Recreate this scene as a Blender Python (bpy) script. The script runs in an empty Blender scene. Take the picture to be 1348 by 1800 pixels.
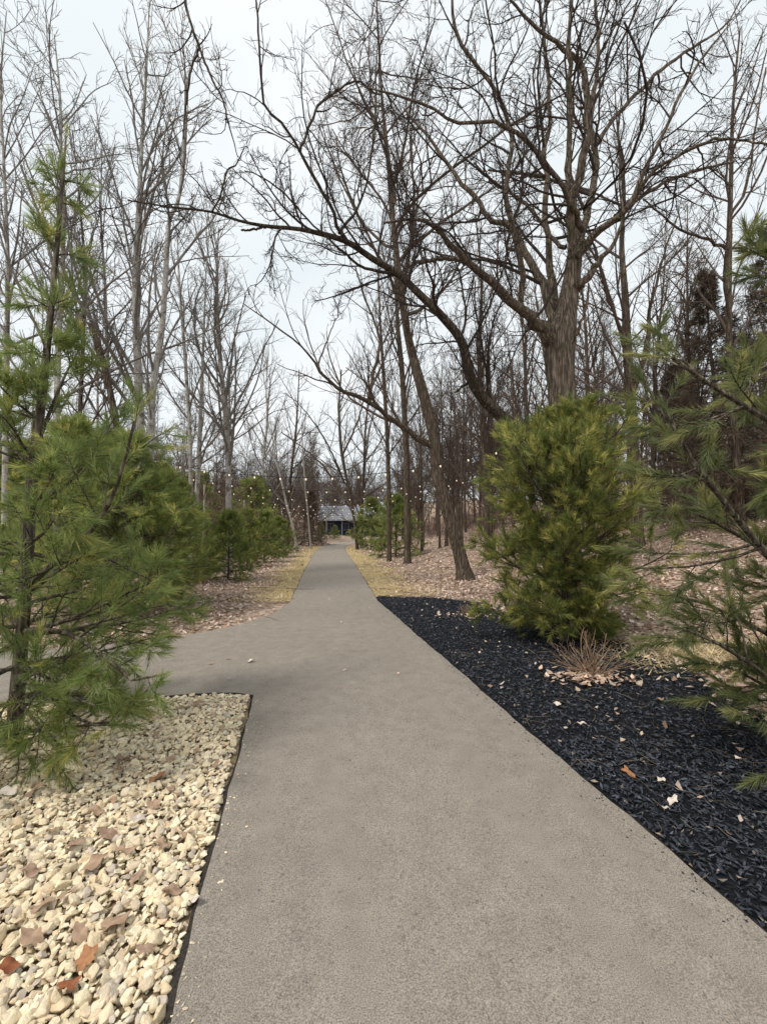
import bpy, math, random
import numpy as np
from mathutils import Vector

# ------------------------------------------------------------------ camera, sky, sun, exposure
SC = bpy.context.scene
COL = SC.collection
CAM_H, FPX, CX, CY = 1.6, 720.0, 674.0, 900.0
PITCH = math.atan(35.0 / FPX)
cam_data = bpy.data.cameras.new('camera')
cam_data.sensor_fit = 'VERTICAL'
cam_data.sensor_height = 36.0
cam_data.sensor_width = 36.0
cam_data.lens = FPX / 1800.0 * 36.0
cam_data.clip_start = 0.05
cam_data.clip_end = 3000
cam = bpy.data.objects.new('camera', cam_data)
cam.location = (0, 0, CAM_H)
cam.rotation_euler = (math.pi / 2 + PITCH, 0, 0)
COL.objects.link(cam)
SC.camera = cam

SUN_EL, SUN_AZ = math.radians(56), math.radians(232)     # azimuth clockwise from +Y
world = bpy.data.worlds.new('World')
SC.world = world
world.use_nodes = True
wn, wl = world.node_tree.nodes, world.node_tree.links
wn.clear()
w_out = wn.new('ShaderNodeOutputWorld')
w_bg = wn.new('ShaderNodeBackground')
w_sky = wn.new('ShaderNodeTexSky')
w_sky.sky_type = 'NISHITA'
w_sky.sun_disc = False
w_sky.sun_elevation = SUN_EL
w_sky.sun_rotation = SUN_AZ
w_sky.dust_density = 4.0
w_co = wn.new('ShaderNodeTexCoord')
w_map = wn.new('ShaderNodeMapping')
w_map.inputs['Scale'].default_value = (1.6, 1.6, 3.0)
w_noise = wn.new('ShaderNodeTexNoise')
w_noise.inputs['Scale'].default_value = 1.3
w_noise.inputs['Detail'].default_value = 5
w_noise.inputs['Roughness'].default_value = 0.5
w_ramp = wn.new('ShaderNodeValToRGB')
w_ramp.color_ramp.elements[0].position = 0.30
w_ramp.color_ramp.elements[0].color = (0.74, 0.81, 0.835, 1)
w_ramp.color_ramp.elements[1].position = 0.66
w_ramp.color_ramp.elements[1].color = (0.90, 0.92, 0.925, 1)
w_gain = wn.new('ShaderNodeVectorMath'); w_gain.operation = 'SCALE'
w_gain.inputs['Scale'].default_value = 6.5
w_mix = wn.new('ShaderNodeMix'); w_mix.data_type = 'RGBA'
w_mix.inputs['Factor'].default_value = 0.93        # overcast: cloud deck over the clear sky
w_bg.inputs['Strength'].default_value = 0.1
wl.new(w_co.outputs['Generated'], w_map.inputs['Vector'])
wl.new(w_map.outputs['Vector'], w_noise.inputs['Vector'])
wl.new(w_noise.outputs['Fac'], w_ramp.inputs['Fac'])
wl.new(w_ramp.outputs['Color'], w_gain.inputs[0])
wl.new(w_sky.outputs['Color'], w_mix.inputs['A'])
wl.new(w_gain.outputs['Vector'], w_mix.inputs['B'])
wl.new(w_mix.outputs['Result'], w_bg.inputs['Color'])
wl.new(w_bg.outputs['Background'], w_out.inputs['Surface'])

sun_data = bpy.data.lights.new('sun', 'SUN')
sun_data.energy = 1.5
sun_data.angle = math.radians(14)
sun_data.color = (1.0, 0.95, 0.87)
sun = bpy.data.objects.new('sun', sun_data)
sd = Vector((math.sin(SUN_AZ) * math.cos(SUN_EL), math.cos(SUN_AZ) * math.cos(SUN_EL), math.sin(SUN_EL)))
sun.rotation_euler = sd.to_track_quat('Z', 'Y').to_euler()
COL.objects.link(sun)

SC.view_settings.view_transform = 'Standard'
SC.view_settings.look = 'None'
SC.view_settings.gamma = 1.0
SC.view_settings.use_curve_mapping = False
SC.view_settings.exposure = 0.84
SC.render.engine = 'CYCLES'
SC.cycles.max_bounces = 5
SC.cycles.diffuse_bounces = 3
SC.cycles.transparent_max_bounces = 4

rng = np.random.default_rng(7)
random.seed(7)

# ------------------------------------------------------------------ helpers: pixels, terrain
_ct, _st = math.cos(PITCH), math.sin(PITCH)
def ray(px, py):
    u = (px - CX) / FPX; v = (CY - py) / FPX
    return np.array([u, _ct - _st * v, _st + _ct * v])
def at(px, py, d):
    r = ray(px, py); r = r * (d / r[1])
    return np.array([r[0], r[1], r[2] + CAM_H])

PY = np.array([-4, 0, 1.33, 4.05, 9.5, 15, 23, 32, 40, 46, 52, 60, 72, 90])
PXL = np.array([.47, -.39, -.673, -1.257, -2.12, -2.95, -4.1, -5.4, -6.3, -6.75, -6.4, -5.0, -1.5, 4.5])
PXR = np.array([2.72, 1.86, 1.58, 1.0, -.13, -.78, -1.72, -2.9, -3.75, -4.1, -3.7, -2.4, 1.0, 7.0])
def xl(y): return np.interp(y, PY, PXL)
def xr(y): return np.interp(y, PY, PXR)
def sstep(a, b, x):
    t = np.clip((x - a) / (b - a), 0, 1); return t * t * (3 - 2 * t)
def soft(x, k): return np.log1p(np.exp(np.clip(x / k, -30, 30))) * k
def wob(x, y):
    return (np.sin(x * .9 + 1.3 * np.sin(y * .5)) * np.sin(y * .7 + 1.1 * np.sin(x * .6 + 2)) +
            .5 * np.sin(x * 2.1 + y * 1.3) * np.sin(y * 1.9 - x * .8))
def terrain(x, y):
    x = np.asarray(x, float); y = np.asarray(y, float)
    u = x - xr(y); v = xl(y) - x
    zr = 9 * np.tanh(0.225 * soft(u - 3.3, .7) / 9)
    zl = 3 * np.tanh(0.045 * soft(v - 5, 1.0) / 3)
    zf = 0.016 * soft(y - 46, 4) + 16 * np.tanh(.14 * soft(y - 100, 5) / 16)
    m = sstep(1.6, 6, np.maximum(u, v)) * sstep(2, 8, y + np.maximum(0, np.abs(x) - 5))
    return zr + zl + zf + 0.09 * m * wob(x, y)
def ground(px, py):
    r = ray(px, py); t = .3
    for i in range(4000):
        p = r * t
        if p[2] + CAM_H < terrain(p[0], p[1]): break
        t *= 1.004
    return p[0], p[1]

GLO = np.array([[-1.257, 4.05], [-1.32, 4.10], [-1.5, 4.12], [-2.0, 4.06], [-3.0, 3.86], [-5.0, 3.5], [-8.0, 3.1], [-14.0, 2.6]])
GUP = np.array([[-2.12, 9.5], [-2.11, 8.4], [-2.22, 7.7], [-2.6, 6.85], [-3.5, 6.0], [-5.0, 5.5], [-8.0, 5.05], [-14.0, 4.5]])
def ylow(x): return np.interp(-np.asarray(x), -GLO[:, 0], GLO[:, 1])
def yup(x): return np.interp(-np.asarray(x), -GUP[2:, 0], GUP[2:, 1])
def in_path(x, y, m=0.0): return (x > xl(y) - m) & (x < xr(y) + m)
def in_side(x, y, m=0.0): return (x < xl(y)) & (y > ylow(x) - m) & (y < np.where(x > -2.15, 9.5, yup(x)) + m)
def in_gravel(x, y): return (x < xl(y)) & (y < ylow(x)) & (x > -5.2)
MB = np.array([ground(662, 1049), ground(760, 1050), ground(850, 1060), ground(900, 1080), ground(1000, 1105),
               ground(1110, 1135), ground(1200, 1170), ground(1290, 1225), ground(1348, 1262), ground(1470, 1340), (4.6, 1.0), (4.6, -2.0)])
def mulch_x(y):
    o = np.argsort(MB[:, 1]); return np.interp(y, MB[o, 1], MB[o, 0])
MTOP = MB[:, 1].max()
def in_mulch(x, y): return (x > xr(y)) & (x < mulch_x(y)) & (y < MTOP)

# ------------------------------------------------------------------ helpers: meshes and objects
def nrm(v): return v / np.maximum(np.linalg.norm(v, axis=-1, keepdims=True), 1e-9)

def mesh_from(verts, faces, col=None, smooth=True, name='mesh', mats=None):
    """verts (V,3); faces (F,3) or (F,4) or list of such arrays; col (V,3) point colour"""
    verts = np.asarray(verts, np.float32)
    if isinstance(faces, np.ndarray): faces = [faces]
    me = bpy.data.meshes.new(name)
    me.vertices.add(len(verts))
    me.vertices.foreach_set('co', verts.ravel())
    loops = np.concatenate([f.ravel() for f in faces]).astype(np.int32)
    sizes = np.concatenate([np.full(len(f), f.shape[1], np.int32) for f in faces])
    starts = np.concatenate([[0], np.cumsum(sizes)[:-1]]).astype(np.int32)
    me.loops.add(len(loops)); me.loops.foreach_set('vertex_index', loops)
    me.polygons.add(len(sizes)); me.polygons.foreach_set('loop_start', starts); me.polygons.foreach_set('loop_total', sizes)
    me.polygons.foreach_set('use_smooth', np.full(len(sizes), smooth, bool))
    if mats is not None: me.polygons.foreach_set('material_index', np.asarray(mats, np.int32))
    if col is not None:
        a = me.color_attributes.new('Col', 'FLOAT_COLOR', 'POINT')
        c = np.ones((len(verts), 4), np.float32); c[:, :3] = col
        a.data.foreach_set('color', c.ravel())
    me.update(calc_edges=True)
    return me

class Bag:
    """collects vertex/face arrays into one mesh"""
    def __init__(s): s.v, s.f, s.c, s.n = [], {}, [], 0
    def add(s, v, f, c=None):
        v = np.asarray(v, np.float32).reshape(-1, 3); f = np.asarray(f)
        s.v.append(v); s.f.setdefault(f.shape[1], []).append(f + s.n)
        if c is not None: s.c.append(np.broadcast_to(np.asarray(c, np.float32), v.shape))
        s.n += len(v); return s
    def mesh(s, name='mesh', smooth=True):
        return mesh_from(np.concatenate(s.v), [np.concatenate(x) for x in s.f.values()],
                         np.concatenate(s.c) if s.c else None, smooth, name)

def tag(o, label=None, cat=None, group=None, kind=None):
    if label: o['label'] = label
    if cat: o['category'] = cat
    if group: o['group'] = group
    if kind: o['kind'] = kind
    return o
def obj(name, me, mat=None, parent=None):
    o = bpy.data.objects.new(name, me)
    COL.objects.link(o)
    if mat is not None:
        for m in (mat if isinstance(mat, (list, tuple)) else [mat]): me.materials.append(m)
    if parent is not None: o.parent = parent
    return o
def thing(name, loc, label, cat, group=None):
    o = bpy.data.objects.new(name, None); COL.objects.link(o)
    o.location = loc; o.empty_display_size = .2
    return tag(o, label, cat, group)
def rel(me, o):
    """shift a mesh built in world space into the space of a thing placed at o.location"""
    co = np.empty(len(me.vertices) * 3, np.float32); me.vertices.foreach_get('co', co)
    co = co.reshape(-1, 3) - np.array(o.location, np.float32)
    me.vertices.foreach_set('co', co.ravel()); me.update(); return me
def copy_thing(src, loc, rz, sc, label, group):
    r = src.copy(); COL.objects.link(r)
    r.location = loc; r.rotation_euler = (0, 0, rz); r.scale = (sc, sc, sc) if np.isscalar(sc) else sc
    r['label'] = label; r['group'] = group
    for ch in src.children:
        c = ch.copy(); COL.objects.link(c); c.parent = r
        for g in ch.children:
            d = g.copy(); COL.objects.link(d); d.parent = c
    return r

# ------------------------------------------------------------------ materials
def mat(name, rough=.8, spec=.2):
    m = bpy.data.materials.new(name); m.use_nodes = True
    nt = m.node_tree; b = nt.nodes['Principled BSDF']
    b.inputs['Roughness'].default_value = rough
    b.inputs['Specular IOR Level'].default_value = spec
    return m, nt, b
def N(nt, t, **kw):
    n = nt.nodes.new(t)
    for k, v in kw.items():
        if k in n.inputs: n.inputs[k].default_value = v
        else: setattr(n, k, v)
    return n
def ramp(nt, src, stops):
    r = nt.nodes.new('ShaderNodeValToRGB'); e = r.color_ramp.elements
    while len(e) < len(stops): e.new(.5)
    for i, (p, c) in enumerate(stops): e[i].position = p; e[i].color = (*c, 1)
    nt.links.new(src, r.inputs['Fac']); return r.outputs['Color']
def coords(nt, scale=(1, 1, 1), which='Object'):
    c = nt.nodes.new('ShaderNodeTexCoord'); mp = nt.nodes.new('ShaderNodeMapping')
    mp.inputs['Scale'].default_value = scale
    nt.links.new(c.outputs[which], mp.inputs['Vector']); return mp.outputs['Vector']
def noise(nt, vec, scale, detail=4, rough=.55):
    n = N(nt, 'ShaderNodeTexNoise', Scale=scale, Detail=detail, Roughness=rough)
    nt.links.new(vec, n.inputs['Vector']); return n.outputs['Fac']
def mixc(nt, fac, a, b, mode='MIX'):
    m = nt.nodes.new('ShaderNodeMix'); m.data_type = 'RGBA'; m.blend_type = mode
    for k, v in (('Factor', fac), ('A', a), ('B', b)):
        if isinstance(v, (int, float)): m.inputs[k].default_value = v
        elif isinstance(v, tuple): m.inputs[k].default_value = (*v, 1)
        else: nt.links.new(v, m.inputs[k])
    return m.outputs['Result']
def bump(nt, b, h, strength=.5, dist=.02):
    n = N(nt, 'ShaderNodeBump', Strength=strength, Distance=dist)
    nt.links.new(h, n.inputs['Height']); nt.links.new(n.outputs['Normal'], b.inputs['Normal'])

def bark(name, dark, light, moss=None, scale=1.0, vs=.12, ridges=False):
    m, nt, b = mat(name, .9, .1)
    v = coords(nt, (scale, scale, scale * vs))
    n1 = noise(nt, v, 26, 5, .62); v2 = coords(nt, (scale, scale, scale)); n2 = noise(nt, v2, 2.2, 3)
    c = ramp(nt, n1, [(.36, dark), (.62, light)])
    c = mixc(nt, ramp(nt, n2, [(.35, (0, 0, 0)), (.7, (.75, .75, .75))]), c, tuple(.62 * x for x in light))
    if moss:
        n3 = noise(nt, v2, 5, 4); c = mixc(nt, ramp(nt, n3, [(.52, (0, 0, 0)), (.66, (.8, .8, .8))]), c, moss)
    if ridges:
        vo = N(nt, 'ShaderNodeTexVoronoi', Scale=15.0, feature='DISTANCE_TO_EDGE'); wv = coords(nt, (scale, scale, scale * .11))
        mx = nt.nodes.new('ShaderNodeVectorMath'); mx.operation = 'MULTIPLY_ADD'; nz = N(nt, 'ShaderNodeTexNoise', Scale=7.0, Detail=3.0); nt.links.new(wv, nz.inputs['Vector'])
        nt.links.new(nz.outputs['Color'], mx.inputs[0]); mx.inputs[1].default_value = (.22, .22, .22); nt.links.new(wv, mx.inputs[2])
        nt.links.new(mx.outputs['Vector'], vo.inputs['Vector'])
        rg_ = ramp(nt, vo.outputs['Distance'], [(.0, (.42, .40, .38)), (.22, (1, 1, 1)), (.5, (1.15, 1.13, 1.1))])
        c = mixc(nt, .9, c, rg_, 'MULTIPLY'); h_ = mixc(nt, .35, rg_, n1)
        nt.links.new(c, b.inputs['Base Color']); bump(nt, b, h_, 1.0, .05); return m
    nt.links.new(c, b.inputs['Base Color']); bump(nt, b, n1, .9, .03); return m
M_OAK = bark('oak_bark', (.06, .047, .037), (.29, .232, .182), (.10, .095, .05), 1, .12, True)
M_DARK = bark('dark_bark', (.03, .024, .019), (.15, .118, .092), (.105, .10, .055), 1, .12, True)
M_TWIG = bark('dark_twig_bark', (.03, .023, .02), (.085, .066, .056), None, 1)
M_WOOD = bark('woods_bark', (.065, .048, .037), (.24, .187, .145), (.11, .10, .06), 1, .12, True)
M_WTWIG = bark('woods_twig_bark', (.07, .05, .042), (.175, .135, .11), None, 1)
M_PALE = bark('pale_bark', (.26, .24, .215), (.60, .57, .52), (.12, .09, .06), 1, .5)
M_PTWIG = bark('pale_twig_bark', (.15, .13, .115), (.29, .26, .235), None, 1)
M_BIRCH = bark('white_birch_bark', (.16, .13, .11), (.58, .55, .49), None, 1, 2.5)
M_BRUSH = bark('brush_bark', (.085, .055, .045), (.24, .165, .13), None, 1)
M_PBARK = bark('pine_bark', (.07, .058, .044), (.25, .21, .165), (.10, .105, .06), 1, .4, True)
M_STEM = bark('shrub_stem_bark', (.2, .13, .085), (.44, .31, .21), None, 1)

def vcol(name, rough=.8, spec=.15, bumpy=0, transl=0):
    m, nt, b = mat(name, rough, spec)
    a = N(nt, 'ShaderNodeVertexColor', layer_name='Col')
    nt.links.new(a.outputs['Color'], b.inputs['Base Color'])
    if bumpy:
        v = coords(nt); bump(nt, b, noise(nt, v, bumpy, 3), .5, .004)
    if transl:
        t = nt.nodes.new('ShaderNodeBsdfTranslucent'); nt.links.new(a.outputs['Color'], t.inputs['Color'])
        mx = N(nt, 'ShaderNodeMixShader'); mx.inputs['Fac'].default_value = transl
        nt.links.new(b.outputs['BSDF'], mx.inputs[1]); nt.links.new(t.outputs['BSDF'], mx.inputs[2])
        nt.links.new(mx.outputs['Shader'], nt.nodes['Material Output'].inputs['Surface'])
    return m
M_NEEDLE = vcol('pine_needles', .5, .35, 0, .5)
M_LEAF = vcol('dead_leaf', .75, .15, 60, .15)
M_STRAW = vcol('dry_grass_blades', .8, .1, 0, .2)
M_CHIP = vcol('black_mulch_chips', .6, .3, 120)

# asphalt
M_PATH, nt, b = mat('weathered_asphalt', .88, .2)
v = coords(nt)
big = noise(nt, v, .55, 4); med = noise(nt, v, 7, 4, .6); fine = noise(nt, v, 190, 2, .8)
c = ramp(nt, big, [(.3, (.235, .205, .174)), (.7, (.285, .251, .214))])
c = mixc(nt, .45, c, ramp(nt, med, [(.3, (.205, .18, .153)), (.7, (.325, .288, .248))]))
c = mixc(nt, .85, c, ramp(nt, fine, [(.30, (.30, .30, .30)), (.5, (1, 1, 1)), (.70, (1.7, 1.67, 1.62))]), 'MULTIPLY')
vo = N(nt, 'ShaderNodeTexVoronoi', Scale=75.0); nt.links.new(v, vo.inputs['Vector'])
pit = ramp(nt, vo.outputs['Color'], [(.84, (1, 1, 1)), (.95, (.6, .59, .58))])
c = mixc(nt, .8, c, pit, 'MULTIPLY')
stain = ramp(nt, noise(nt, v, 1.7, 6, .7), [(.60, (1, 1, 1)), (.78, (.78, .77, .76))])
c = mixc(nt, .8, c, stain, 'MULTIPLY')
nt.links.new(c, b.inputs['Base Color'])
bump(nt, b, fine, .7, .006)
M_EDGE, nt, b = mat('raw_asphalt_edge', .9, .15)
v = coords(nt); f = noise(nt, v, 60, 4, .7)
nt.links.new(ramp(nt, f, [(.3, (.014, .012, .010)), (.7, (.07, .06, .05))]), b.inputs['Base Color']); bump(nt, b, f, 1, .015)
# leaf-covered earth
M_GROUND, nt, b = mat('leaf_covered_earth', .95, .05)
v = coords(nt)
vo = N(nt, 'ShaderNodeTexVoronoi', Scale=11.0); nt.links.new(v, vo.inputs['Vector'])
leafc = ramp(nt, vo.outputs['Color'], [(.1, (.25, .17, .13)), (.4, (.42, .315, .255)), (.65, (.54, .425, .355)), (.9, (.34, .24, .185))])
c = mixc(nt, ramp(nt, noise(nt, v, 3, 5, .65), [(.35, (0, 0, 0)), (.65, (.7, .7, .7))]), leafc, (.20, .14, .10))
c = mixc(nt, ramp(nt, noise(nt, v, .35, 3), [(.45, (0, 0, 0)), (.7, (.5, .5, .5))]), c, (.27, .21, .13))
nt.links.new(c, b.inputs['Base Color']); bump(nt, b, vo.outputs['Distance'], .8, .05)
# dry verge
M_VERGE, nt, b = mat('dry_verge', .95, .05)
v = coords(nt); f = noise(nt, v, 38, 4, .7)
c = ramp(nt, f, [(.3, (.32, .235, .12)), (.55, (.50, .39, .21)), (.75, (.62, .51, .31))])
c = mixc(nt, ramp(nt, noise(nt, v, 2.2, 4, .6), [(.4, (0, 0, 0)), (.62, (.75, .75, .75))]), c, (.42, .31, .19))
nt.links.new(c, b.inputs['Base Color']); bump(nt, b, f, 1, .03)
# gravel base and stones
M_GBASE, nt, b = mat('gravel_base', .95, .05)
v = coords(nt); f = noise(nt, v, 30, 4, .7)
nt.links.new(ramp(nt, f, [(.3, (.12, .085, .05)), (.7, (.34, .26, .16))]), b.inputs['Base Color'])
M_STONE, nt, b = mat('cream_limestone', .8, .2)
oi = nt.nodes.new('ShaderNodeObjectInfo'); a = N(nt, 'ShaderNodeVertexColor', layer_name='Col')
v = coords(nt); f = noise(nt, v, 35, 4, .65)
c = mixc(nt, .55, a.outputs['Color'], ramp(nt, f, [(.25, (.62, .56, .47)), (.6, (1.1, 1.08, 1.03))]), 'MULTIPLY')
nt.links.new(c, b.inputs['Base Color']); bump(nt, b, f, .35, .01)
M_STONE1, nt, b = mat('cream_limestone_single', .8, .2)
oi = nt.nodes.new('ShaderNodeObjectInfo'); v = coords(nt); f = noise(nt, v, 2.2, 4, .65)
c = ramp(nt, oi.outputs['Random'], [(0, (.72, .61, .43)), (.3, (.77, .67, .49)), (.55, (.66, .53, .36)), (.75, (.79, .71, .55)), (.9, (.60, .49, .36)), (1, (.52, .46, .39))])
c = mixc(nt, .5, c, ramp(nt, f, [(.25, (.62, .56, .47)), (.6, (1.1, 1.08, 1.03))]), 'MULTIPLY')
nt.links.new(c, b.inputs['Base Color']); bump(nt, b, f, .35, .05)
M_MULCH, nt, b = mat('mulch_base', .9, .1)
v = coords(nt); f = noise(nt, v, 55, 4, .7)
nt.links.new(ramp(nt, f, [(.35, (.006, .007, .009)), (.7, (.03, .032, .038))]), b.inputs['Base Color']); bump(nt, b, f, 1, .03)
# small things
def plain(name, c1, c2, sc=20, rough=.7, spec=.2, metal=0):
    m, nt, b = mat(name, rough, spec); v = coords(nt)
    nt.links.new(ramp(nt, noise(nt, v, sc, 4), [(.3, c1), (.7, c2)]), b.inputs['Base Color'])
    b.inputs['Metallic'].default_value = metal; return m
M_CABLE = plain('black_cable', (.015, .015, .015), (.03, .03, .03), 40)
M_POST = plain('weathered_post', (.28, .25, .21), (.42, .38, .33), 14)
M_ROOF = plain('grey_roof_shingle', (.15, .155, .175), (.22, .225, .25), 9, .6)
M_NAVY = plain('navy_siding', (.012, .018, .035), (.025, .034, .06), 5)
M_TRIM = plain('grey_trim', (.16, .17, .19), (.24, .25, .27), 8)
M_GLASS = plain('dark_window_glass', (.02, .03, .05), (.04, .05, .07), 2, .1, .5)
M_BULB, nt, b = mat('lit_bulb_glass', .3, .5)
b.inputs['Base Color'].default_value = (.9, .8, .62, 1)
b.inputs['Emission Color'].default_value = (1, .78, .5, 1); b.inputs['Emission Strength'].default_value = .3

# ------------------------------------------------------------------ growing wood
def tubes(P, R, k):
    """P (M,n,3), R (M,n) -> verts, quads"""
    M, n = R.shape
    T = nrm(np.gradient(P, axis=1))
    mean = nrm(P[:, -1] - P[:, 0])
    ref = np.where(np.abs(mean[:, 2:3]) < .75, np.array([[0, 0, 1.]]), np.array([[1., 0, 0]]))[:, None, :]
    a = nrm(np.cross(T, np.broadcast_to(ref, T.shape))); bb = np.cross(T, a)
    ang = np.arange(k) * 2 * math.pi / k
    V = P[:, :, None, :] + R[:, :, None, None] * (a[:, :, None, :] * np.cos(ang)[None, None, :, None] + bb[:, :, None, :] * np.sin(ang)[None, None, :, None])
    i, j, s = np.meshgrid(np.arange(M), np.arange(n - 1), np.arange(k), indexing='ij')
    s2 = (s + 1) % k; b0 = i * n * k + j * k
    Q = np.stack([b0 + s, b0 + s2, b0 + k + s2, b0 + k + s], -1).reshape(-1, 4)
    return V.reshape(-1, 3), Q

def resample(pts, n):
    """Catmull-Rom through pts (m,D) to n points evenly by length"""
    p = np.asarray(pts, float)
    if len(p) == 2: t = np.linspace(0, 1, n)[:, None]; return p[0] * (1 - t) + p[1] * t
    q = np.vstack([2 * p[0] - p[1], p, 2 * p[-1] - p[-2]])
    out = []
    for i in range(len(p) - 1):
        t = np.linspace(0, 1, 12, endpoint=False)[:, None]
        a, b_, c, d = q[i:i + 4]
        out.append(.5 * (2 * b_ + (c - a) * t + (2 * a - 5 * b_ + 4 * c - d) * t ** 2 + (3 * b_ - a - 3 * c + d) * t ** 3))
    out.append(p[-1:]); s = np.vstack(out)
    L = np.concatenate([[0], np.cumsum(np.linalg.norm(np.diff(s[:, :3], axis=0), axis=1))])
    tt = np.linspace(0, L[-1], n)
    return np.stack([np.interp(tt, L, s[:, k]) for k in range(s.shape[1])], 1)

def grow(S, D, L, n, wig, trop, rg):
    P = [S]; d = nrm(D); M = len(S)
    bend = rg.normal(size=(M, 3)) * wig * .6
    for i in range(n - 1):
        d = nrm(d + wig * rg.normal(size=(M, 3)) + bend + np.array([0, 0, trop]))
        P.append(P[-1] + d * (L / (n - 1))[:, None])
    return np.stack(P, 1)

def kids(P, R, n, t0, t1, ang, ratio, npts, wig, trop, rmin, rg, rr=.6, shrink=.6, lmin=.0, lmax=9, thin=True):
    """n children for each parent branch"""
    M, k = R.shape
    plen = np.linalg.norm(np.diff(P, axis=1), axis=2).sum(1)
    t = t0 + (t1 - t0) * (np.arange(n)[None] + rg.random((M, n))) / n
    f = t * (k - 1); i0 = np.clip(f.astype(int), 0, k - 2); w = (f - i0)[..., None]
    m = np.arange(M)[:, None]
    S = P[m, i0] * (1 - w) + P[m, i0 + 1] * w
    T = nrm(P[m, i0 + 1] - P[m, i0]); r = R[m, i0] * (1 - w[..., 0]) + R[m, i0 + 1] * w[..., 0]
    pr = nrm(np.cross(T, rg.normal(size=T.shape)))
    a = ang * (1 + .35 * rg.normal(size=t.shape))[..., None]
    D = T * np.cos(a) + pr * np.sin(a)
    L = np.clip(plen[:, None] * ratio * (1 - shrink * (t - t0) / max(t1 - t0, 1e-6)) * rg.uniform(.6, 1.25, t.shape), lmin, lmax)
    S, D, L, r = S.reshape(-1, 3), D.reshape(-1, 3), L.ravel(), r.ravel()
    pl_ = np.repeat(plen, n); keep = (L > .03) & ((not thin) | (rg.random(len(L)) < np.clip(pl_ / (np.median(plen) * 1.15 * thin), .12, 1)))
    S, D, L, r = S[keep], D[keep], L[keep], r[keep]
    Pc = grow(S, D, L, npts, wig, trop, rg)
    ra = np.clip(np.minimum(r * rr, .010 * L + rmin), rmin, None); rb = np.maximum(ra * .35, rmin * .7)
    Rc = ra[:, None] + (rb - ra)[:, None] * np.linspace(0, 1, npts)[None]
    return Pc, Rc

def fluted(P, R, k, amp, seed):
    """a trunk tube whose cross-section is uneven"""
    V, Q = tubes(P[None], R[None], k)
    n = len(R); V = V.reshape(n, k, 3); g = np.random.default_rng(seed); ph = g.random(4) * 6
    th = np.arange(k) * 2 * math.pi / k; s = np.arange(n)[:, None] / n
    w = 1 + amp * (np.sin(3 * th + ph[0] + 5 * s) + .7 * np.sin(5 * th + ph[1] - 9 * s) + .8 * np.sin(14 * s + ph[2]) + .5 * np.sin(2 * th + 31 * s + ph[3]))
    V = P[:, None] + (V - P[:, None]) * w[..., None]
    return V.reshape(-1, 3), Q

def px_line(pts, n, d0=None):
    """pts: (px, py, depth, width in photo pixels) -> centre line and radii"""
    P = np.array([[*at(a, b_, d), w * .78 * d / FPX / 2] for a, b_, d, w in pts])
    s = resample(P, n); return s[:, :3], np.maximum(s[:, 3], .004)

def traced_tree(name, label, cat, trunk, limbs, levels, mt, mtw, seed, group=None, ntr=40, amp=.035, base=True, crown_from_trunk=None, parts=True):
    """trunk and limbs follow the photograph, finer wood grows from them"""
    rg = np.random.default_rng(seed)
    TP, TR = px_line(trunk, ntr)
    if base:                                     # down into the ground, with a root flare
        b0 = TP[0]; zg = float(terrain(b0[0], b0[1])) - .12
        if b0[2] > zg + .15:
            dz = b0[2] - zg; dirn = (TP[1] - TP[0]); dirn = dirn / max(dirn[2], .2)
            nb = max(2, int(dz / .25)); tt = np.linspace(1, 0, nb, endpoint=False)[:, None]
            low = b0 - dirn * np.array([.6, .6, 1]) * dz * tt
            TP = np.vstack([low, TP]); TR = np.concatenate([np.full(nb, TR[0]), TR])
        hh = TP[:, 2] - zg
        TR = TR * (1 + .55 * np.exp(-hh / .22))
    root = (TP[0, 0], TP[0, 1], float(terrain(TP[0, 0], TP[0, 1])))
    th = thing(name, root, label, cat, group)
    V, Q = fluted(TP, TR, 16, amp, seed)
    obj('trunk', rel(mesh_from(V, Q), th), mt, th)
    LP = []
    for l in limbs:
        p, r = px_line(l, 24)
        p = p + np.concatenate([np.zeros((1, 3)), rg.normal(size=(23, 3)) * r[1:, None] * .35])
        V, Q = fluted(p, r, 9, amp, seed + len(LP) + 1)
        LP.append((p, r)); obj('limb', rel(mesh_from(V, Q), th), mt, th)
    src = []
    if LP: src.append((np.stack([p for p, r in LP]), np.stack([r for p, r in LP])))
    bag = Bag()
    if crown_from_trunk:
        a = dict(crown_from_trunk); kP, kR = kids(TP[None], TR[None], rg=rg, **a)
        V, Q = tubes(kP, kR, 5); bag.add(V, Q); src.append((kP, kR))
    for (P, R) in src:
        for li, lv in enumerate(levels):
            P, R = kids(P, R, rg=rg, **lv)
            V, Q = tubes(P, R, 4 if li < len(levels) - 2 else 3); bag.add(V, Q)
    obj('crown', rel(bag.mesh('crown'), th), mtw, th)
    return th

# ------------------------------------------------------------------ setting: ground, path, beds
def sgrid(a, b, n, p):
    t = np.linspace(-1, 1, n); s = np.sinh(t * p) / math.sinh(p)
    return np.where(s < 0, s * -a, s * b)
gx = sgrid(-500, 500, 131, 6.0); gy = np.concatenate([np.linspace(-12, 0, 18)[:-1], sgrid(-1, 700, 401, 5.6)[200:]])
X, Y = np.meshgrid(gx, gy, indexing='ij')
Z = terrain(X, Y) - .012
fl = in_path(X, Y, .3) | in_side(X, Y, .3) | in_gravel(X, Y) | in_mulch(X, Y)
Z = np.where(fl & (Y < 46), Z - .03, Z)
nx, ny = X.shape
i, j = np.meshgrid(np.arange(nx - 1), np.arange(ny - 1), indexing='ij'); q = i * ny + j
Q = np.stack([q, q + ny, q + ny + 1, q + 1], -1).reshape(-1, 4)
tag(obj('ground', mesh_from(np.stack([X, Y, Z], -1).reshape(-1, 3), Q), M_GROUND), kind='structure')

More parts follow.
